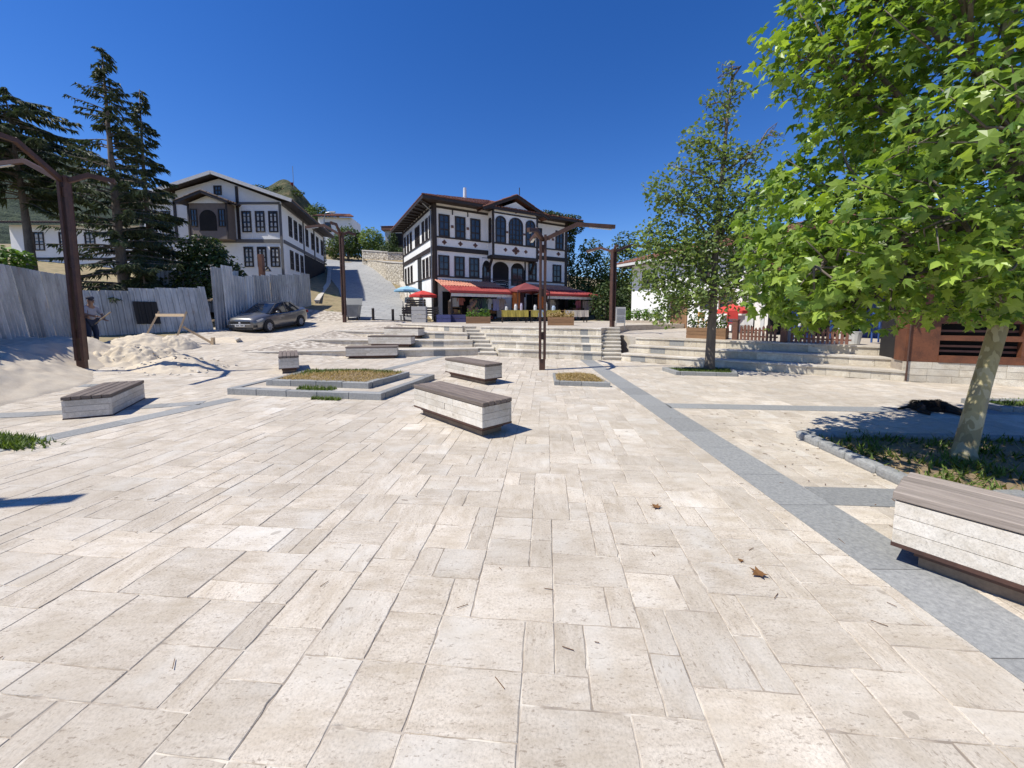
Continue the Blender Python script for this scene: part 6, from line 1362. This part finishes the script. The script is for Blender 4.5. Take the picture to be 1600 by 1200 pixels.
def broad(name, label, base, lobes, n, size, mat, group, r0=.12, seed=1, shell=.5, trunk_top=None, cat='tree', bark='bark2'):
    t = thing(name, base, label, cat, group); rs = np.random.default_rng(seed); top = trunk_top or (lobes[0][0][0], lobes[0][0][1], lobes[0][0][2])
    MB().tube([base, lerp(base, top, .5), top], [r0, r0 * .8, r0 * .3], 8).build('trunk', M[bark], t, smooth=True)
    limbs(t, base, top, lobes, r0 * .5, rs, M[bark], False)
    P, d = crown_points(rs, lobes, n, shell); X, Y, Z = frames(rs, len(P), d, .2); leafmesh('foliage', P, X, Y, Z, rs.uniform(.6, 1.3, len(P)) * size, M[mat], t, np.clip(rs.normal(.4, .25, len(P)), 0, 1), LEAF_S, LFS); return t
BG = 'trees behind the houses'
broad('broadleaf_tree', 'dense green tree just right of the ivy on the timber house', (7.0, 36, .9), [((7.0, 36, 5), (1.8, 1.6, 2.6)), ((6.3, 35, 2.8), (1.5, 1.3, 1.8)), ((8.2, 36, 3.6), (1.7, 1.5, 2.2)), ((7.2, 36, 7.4), (1.1, 1.1, 1.1))], 4200, .26, 'foliage', BG, .16, 3)
broad('broadleaf_tree', 'taller dark green tree between the timber house and the white house', (10.6, 38, .9), [((10.6, 38, 6), (2.0, 1.8, 2.6)), ((9.6, 37, 3.4), (1.6, 1.4, 2.0)), ((11.8, 38, 4.4), (1.9, 1.6, 2.4)), ((10.8, 38, 8.4), (1.2, 1.2, 1.1))], 4400, .26, 'foliage', BG, .18, 4)
broad('broadleaf_tree', 'light green tree showing above the left end of the white house', (13.2, 36, .9), [((13.2, 36, 6.6), (1.9, 1.7, 1.9)), ((14.6, 36, 6.0), (1.9, 1.7, 1.8)), ((12.4, 36, 5.0), (1.5, 1.3, 1.5))], 3200, .26, 'leaf2', BG, .16, 5)
broad('broadleaf_tree', 'dark rounded bush at the end of the right awning', (7.6, 31.5, 1.0), [((7.4, 31.5, 2.6), (1.3, 1.2, 1.6)), ((8.8, 32, 2.2), (1.3, 1.2, 1.4)), ((9.9, 32.5, 2.6), (1.3, 1.2, 1.7))], 3400, .2, 'shrub', BG, .1, 6)
broad('hillside_tree', 'green tree at the bend of the uphill road', (-23.5, 57, 9), [((-23.5, 57, 12), (2.0, 1.8, 2.2)), ((-25.2, 57, 11.2), (1.6, 1.6, 1.7)), ((-21.9, 57, 11.3), (1.6, 1.6, 1.9))], 3600, .3, 'foliage', BG, .18, 7)
broad('hillside_tree', 'pale green tree above the upper stone wall', (-19.8, 56, 9), [((-19.8, 56, 12.0), (1.7, 1.6, 1.7)), ((-18.6, 56, 10.8), (1.4, 1.4, 1.5))], 2600, .28, 'leaf2', BG, .15, 8)
broad('hillside_tree', 'dark tree beside the far end of the big white house', (-23.0, 46, 6.5), [((-23.2, 46, 9.5), (1.5, 1.4, 2.2)), ((-22.6, 45.5, 7.6), (1.2, 1.2, 1.6))], 2800, .24, 'shrub', BG, .15, 9)
broad('hillside_tree', 'bright green tree below the castle hill', (-31, 64, 12), [((-31, 64, 16.5), (2.2, 2, 2.6)), ((-28.5, 64, 15.2), (1.9, 1.8, 2.2))], 3000, .34, 'foliage', BG, .18, 10)
broad('cypress', 'narrow dark cypress beside the house on the slope', (-17.5, 58.5, 9), [((-17.5, 58.5, 11.6), (.85, .85, 2.0))], 1500, .2, 'shrub', BG, .1, 11)
broad('hillside_bush', 'rounded bush on top of the stone wall', (-16.5, 53, 8.5), [((-16.5, 53, 10), (1.2, 1.1, 1.0)), ((-14.8, 53, 9.7), (.9, .9, .8))], 1500, .22, 'shrub', BG, .08, 12, cat='bush')
broad('yard_bush', 'big rounded bushy conifer behind the fence before the white house', (-17.2, 22.5, 1.6), [((-17.2, 22.5, 3.7), (1.7, 1.5, 1.8)), ((-18.5, 22.5, 3.0), (1.4, 1.2, 1.6)), ((-16.2, 22.5, 3.0), (1.2, 1.1, 1.4)), ((-17.5, 22.5, 5.2), (1.2, 1.1, .9))], 10500, .19, 'shrub', 'yard plants', .12, 13, cat='bush')
broad('yard_bush', 'bright green vine bush above the fence at far left', (-23.5, 17.0, 1.2), [((-23.3, 17, 4.1), (1.2, .9, .55)), ((-21.6, 17, 4.0), (.9, .8, .5)), ((-25, 17, 4.0), (1.2, .9, .6))], 1800, .22, 'vine', 'yard plants', .07, 14, cat='bush')
# ivy over the right end of the timber house
t = thing('ivy', tuple(FF.p(WD + .2, 1.1, 0)), 'dark ivy climbing the right end of the timber house', 'ivy'); rs = np.random.default_rng(15)
il = [(tuple(FF.p(WD + .55, z, -.6)), (.6, .75, .95)) for z in (1.9, 3.1, 4.3, 5.5, 6.7, 7.9, 8.9)] + [(tuple(FF.p(WD + .3 - q * .45, 9.75, .55)), (.55, .6, .26)) for q in range(7)] + [(tuple(FF.p(WD + .5, 9.2, .3)), (.8, .8, .7))]
P, d = crown_points(rs, il, 5200, .6); X, Y, Z = frames(rs, len(P), d, .4); leafmesh('foliage', P, X, Y, Z, rs.uniform(.1, .22, len(P)), M['shrub'], t, np.clip(rs.normal(.4, .25, len(P)), 0, 1), LEAF_S, LFS)
MB().tube([FF.p(WD + .15, 1.0, -.2), FF.p(WD + .25, 4, -.1), FF.p(WD + .2, 8.8, -.1)], [.07, .05, .02], 7).build('stem', M['bark2'], t)
# vine and pot plants at the white house on the right
t = thing('vine', tuple(FR2.p(4.2, .8, .1)), 'green vine over the brown door of the white house', 'vine'); P, d = crown_points(rs, [(tuple(FR2.p(4.2, 2.65, .25)), (.7, .5, .3)), (tuple(FR2.p(3.55, 2.5, .2)), (.3, .3, .25))], 420, .3); X, Y, Z = frames(rs, len(P), d, .4); leafmesh('foliage', P, X, Y, Z, rs.uniform(.09, .17, len(P)), M['vine'], t, rs.random(len(P)), LEAF_S, LFS)
MB().tube([FR2.p(3.5, .8, .08), FR2.p(3.52, 2.4, .1), FR2.p(4.1, 2.65, .2)], [.03, .02, .012], 6).build('stem', M['bark2'], t)
for q, u in enumerate((.55, 1.3, 2.1, 2.9)):
    c = RFh.p(u, 1.24, .7); t = thing('shrub', tuple(c), ['leafy shrub at the left end of the white house trough', 'second shrub from the left in the white house trough', 'third shrub from the left in the white house trough', 'shrub at the right end of the white house trough'][q], 'shrub', 'shrubs in the trough')
    P, d = crown_points(rs, [((c.x, c.y, 1.6), (.32, .32, .4))], 260, .2); X, Y, Z = frames(rs, len(P), d, 0); leafmesh('foliage', P, X, Y, Z, rs.uniform(.08, .16, len(P)), M['vine'], t, rs.random(len(P)), LEAF_S, LFS); MB().tube([c, (c.x, c.y, 1.6)], .02, 5).build('stem', M['bark2'], t)

# ---------------------------------------------------------------- spruces
def spruce(label, base, top, r0, zlo, lmax, n, seed, dens=(1, 1), tw=34, taper=1.0, up=0.0, crown=None):
    t = thing('spruce_tree', base, label, 'tree', 'spruces in the yard'); r = random.Random(seed); b = Vector(base); tp = Vector(top); bend = Vector((r.uniform(-.15, .15), r.uniform(-.15, .15), 0))
    tp_ = lambda f: b.lerp(tp, f) + bend * math.sin(f * math.pi)
    MB().tube([tp_(q / 8) for q in range(9)], [r0 * (1 - .93 * q / 8) for q in range(9)], 9).build('trunk', M['bark2'], t, smooth=True)
    wood = MB(); nd = MB()
    for k in range(n):
        f = zlo + (1 - zlo) * ((k + r.random()) / n) ** .9; a = r.uniform(0, 6.283); side = math.cos(a); dn = dens[0] if side < 0 else dens[1]
        L = lmax * (crown(f) if crown else (1 - f) ** taper + .06) * r.uniform(.65, 1.15) * (1.0 if side < 0 else .92)
        if r.random() > .35 + .65 * dn: continue
        d = Vector((math.cos(a), math.sin(a), 0)); s = tp_(f); pts = []
        rise = r.uniform(-.05, .3) + up * f
        for q in range(6): w = q / 5; pts.append(s + d * L * w + Vector((0, 0, L * (rise * w - .55 * w * w + .30 * w ** 3)))+ Vector((r.gauss(0, .03), r.gauss(0, .03), 0)) * L * w)
        wood.tube(pts, [max(.006, r0 * .22 * (1 - f * .6) * (1 - q / 5.5)) for q in range(6)], 4, False)
        cnt = int(tw * L / lmax * 3.4 * dn) + 8
        for q in range(cnt):
            w = r.uniform(.12, 1.0) ** .8; i = min(4, int(w * 5)); p = pts[i].lerp(pts[i + 1], w * 5 - i); sd_ = Vector((-d.y, d.x, 0)) * r.choice((-1, 1)); ln = r.uniform(.22, .55) * (1.15 - .5 * w) * (.7 + .5 * L / lmax)
            tip = p + (sd_ * r.uniform(.15, .9) + d * r.uniform(.1, .7) + Vector((0, 0, -r.uniform(.25, 1.0)))) * ln
            ax_ = (tip - p).normalized(); wv = ax_.cross(Vector((r.gauss(0, 1), r.gauss(0, 1), r.gauss(0, 1)))).normalized() * r.uniform(.018, .042); mid = p.lerp(tip, .45); tv = (r.random(), 0.0, 0.0)
            nd.face([p - wv * .3, mid - wv, tip, mid + wv], tv); w2 = ax_.cross(wv); nd.face([p - w2 * .3, mid - w2, tip, mid + w2], tv)
    wood.build('branches', M['bark2'], t, fix=False); tag(nd.build('needles', M['needle'], t, fix=False), None, kind='stuff'); return t
spruce('tall main spruce, thin and half bare on its left side', (-19.6, 20, 1.3), (-19.7, 20, 14.3), .27, .04, 4.0, 190, 3, (.5, 1.0), 50, .95, .35)
spruce('narrow spruce rising close behind the right of the tall one', (-20.3, 22.6, 1.6), (-20.4, 22.6, 13.9), .2, .12, 2.6, 130, 4, (1, 1), 50, .8)
spruce('bare trunked spruce with flat topped crown at far left', (-24.2, 20, 1.5), (-24.6, 20, 12.3), .25, .52, 3.6, 110, 5, (1, 1), 60, .5, 0, lambda f: max(.25, math.sin(math.pi * min(1, (f - .42) / .62)) ** .6))
spruce('young spruce low against the fence beside the tall trunk', (-18.4, 19.6, 1.2), (-18.4, 19.6, 4.6), .1, .1, 1.2, 60, 6, (1, 1), 40, .8)

# ---------------------------------------------------------------- hills behind
def hill(name, mat, x0, x1, y0, y1, zf, n=70):
    m = MB()
    for j in range(n + 1):
        for i in range(n + 1): x = x0 + (x1 - x0) * i / n; y = y0 + (y1 - y0) * j / n; m.v.append((x, y, zf(x, y)))
    for j in range(n):
        for i in range(n): q = j * (n + 1) + i; m.f.append((q, q + 1, q + n + 2, q + n + 1)); m.t.append(None)
    return tag(m.build(name, mat, smooth=True, fix=False), None, kind='structure')
def woodland():
    q = NT('wooded_hillside'); v = q.new('ShaderNodeTexVoronoi'); v.inputs['Scale'].default_value = .16; q.l(q.pos(), v.inputs['Vector']); n = q.noise(q.pos(), .05, 6, .65); n2 = q.noise(q.pos(), .6, 4, .7)
    f = q.math('ADD', q.math('MULTIPLY', n, .6), q.math('MULTIPLY', n2, .4)); q.l(q.ramp(f, [(.38, (.030, .052, .034)), (.5, (.060, .092, .050)), (.62, (.105, .135, .070))]), q.b.inputs['Base Color']); q.b.inputs['Roughness'].default_value = .95
    q.bump(q.math('SUBTRACT', n2, v.outputs['Distance']), 1.0, 6); return q.m
nn = lambda x, y, s: math.sin(x / s + 1.7 * math.sin(y / s * .7)) * math.cos(y / s * .9 + 1.3 * math.sin(x / s * .6))
hill('wooded_hill', woodland(), -900, -120, 150, 900, lambda x, y: max(-4, 215 * math.exp(-((x + 600) / 270) ** 2 - ((y - 420) / 260) ** 2) + 6 * nn(x, y, 40) + 3 * nn(x, y, 13) - 4))
def castle():
    q = NT('rocky_hill'); n = q.noise(q.pos(), .35, 7, .7); n2 = q.noise(q.pos(), 1.4, 5, .7); q.l(q.ramp(n, [(.40, (.045, .065, .025)), (.52, (.10, .105, .045)), (.60, (.24, .19, .10)), (.70, (.34, .28, .19))]), q.b.inputs['Base Color']); q.b.inputs['Roughness'].default_value = .95; q.bump(n2, 1.0, 1.2); return q.m
hill('castle_hill', castle(), -100, -25, 75, 135, lambda x, y: -3 + 36.5 * math.exp(-(abs(x + 63) / 17) ** 8 - ((y - 100) / 20) ** 2) * (1 + .07 * nn(x, y, 5)) + 1.6 * nn(x, y, 2.6) * math.exp(-((x + 60) / 22) ** 2), 90)
rs = np.random.default_rng(31)
broad('hillside_bush', 'scrub patch on the castle hill below the flag', (-55, 92, 26), [((-60, 96, 31.5), (2.0, 1.5, .7)), ((-50.5, 95, 30), (1.6, 1.2, .7)), ((-55, 96, 31.3), (2.2, 1.2, .6)), ((-58.5, 92, 25.5), (2.4, 1.5, 1.1)), ((-53, 91, 25), (2.6, 1.5, 1.2)), ((-49, 90, 22.5), (2.6, 1.5, 1.6)), ((-45, 88, 18), (2.6, 1.5, 2.2)), ((-41.5, 86, 15.5), (2.6, 1.5, 2.4)), ((-46, 85, 15), (2.8, 1.5, 2.2))], 5200, .42, 'shrub', BG, .1, 21, cat='bush')
t = thing('flag_pole', (-53.0, 98, 28), 'flag pole on the castle hill with a small red flag', 'flag')
MB().tube([(-53, 98, 27), (-53, 98, 37.2)], .07, 6).build('pole', M['steel'], t)
m = MB(); nf = 8
for q in range(nf): a, b = -53 - .9 * q / nf, -53 - .9 * (q + 1) / nf; s0, s1 = .15 * math.sin(q), .15 * math.sin(q + 1); m.face([(a, 98 + s0, 32.6 - .05 * q), (b, 98 + s1, 32.55 - .05 * q), (b, 98 + s1, 33.5 - .05 * q), (a, 98 + s0, 33.55 - .05 * q)])
m.build('flag', plain('flag_red', (.22, .02, .03), .8), t, fix=False)
t = thing('street_lamp', (-24.4, 52, 8), 'slender grey street lamp beside the uphill road', 'street lamp'); MB().tube([(-24.4, 52, 7), (-24.4, 52, 14.0), (-24.1, 52, 14.7), (-23.3, 52, 14.8)], .07, 7).build('pole', M['steel'], t); MB().box((-23.6, 51.85, 14.72), (-22.9, 52.15, 14.85)).build('lamp_head', M['sign_white'], t)
t = thing('wooden_post', (-16.7, 26.5, 2.2), 'reddish rough post with a small lantern behind the fence', 'post'); MB().bar((-16.7, 26.5, 2), (-16.75, 26.5, 5.6), .28, .28).build('post', M['browntimber'], t); MB().hexa([(-16.5, 26.4, 4.5), (-16.2, 26.4, 4.5), (-16.2, 26.7, 4.5), (-16.5, 26.7, 4.5), (-16.37, 26.53, 4.8), (-16.33, 26.53, 4.8), (-16.33, 26.57, 4.8), (-16.37, 26.57, 4.8)]).build('lantern', M['timber'], t)

# ---------------------------------------------------------------- fallen leaves and litter on the paving
dry = leafmat('dead_leaf', (.30, .15, .05), (.16, .075, .03), .1, .7)
def deadleaf(label, x, y, s, rz, curl=.5):
    m = MB(); m.f = LF[:]; m.t = [(.4, 0.0, 0.0)] * len(LF); c, s_ = math.cos(rz), math.sin(rz)
    for a, b, z in LEAF.tolist(): m.v.append((x + s * (a * c - b * s_), y + s * (a * s_ + b * c), .008 + s * (abs(a) * curl * .5 + abs(b) * curl * .25) ))
    o = m.build('fallen_leaf', dry, at=(x, y, 0), fix=False); o.modifiers.new('thick', 'SOLIDIFY').thickness = .002; return tag(o, label, 'leaf', 'fallen leaves')
deadleaf('curled brown leaf on the paving, farthest of the three', 1.23, 3.2, .085, .4); deadleaf('curled brown leaf with stalk, lowest on the paving', 1.56, 2.33, .09, 1.9, .8); deadleaf('tiny brown leaf scrap just left of the lowest leaf', 1.53, 2.47, .035, 2.6)
m = MB(); r = random.Random(77)
for q in range(60):
    x, y = r.uniform(-4, 4), 1.5 + 5 * r.random() ** 1.3; a = r.uniform(0, 6.28); l = r.uniform(.02, .07); m.bar((x, y, .006), (x + l * math.cos(a), y + l * math.sin(a), .009), .0025, .0025)
for q in range(90):
    x, y = r.uniform(2.9, 4.6), r.uniform(3.0, 6.5); a = r.uniform(0, 6.28); l = r.uniform(.015, .05); m.bar((x, y, .006), (x + l * math.cos(a), y + l * math.sin(a), .010), .006, .003)
tag(m.build('twigs', dry, fix=False), 'scattered twigs and leaf crumbs on the paving', 'twigs', kind='stuff')
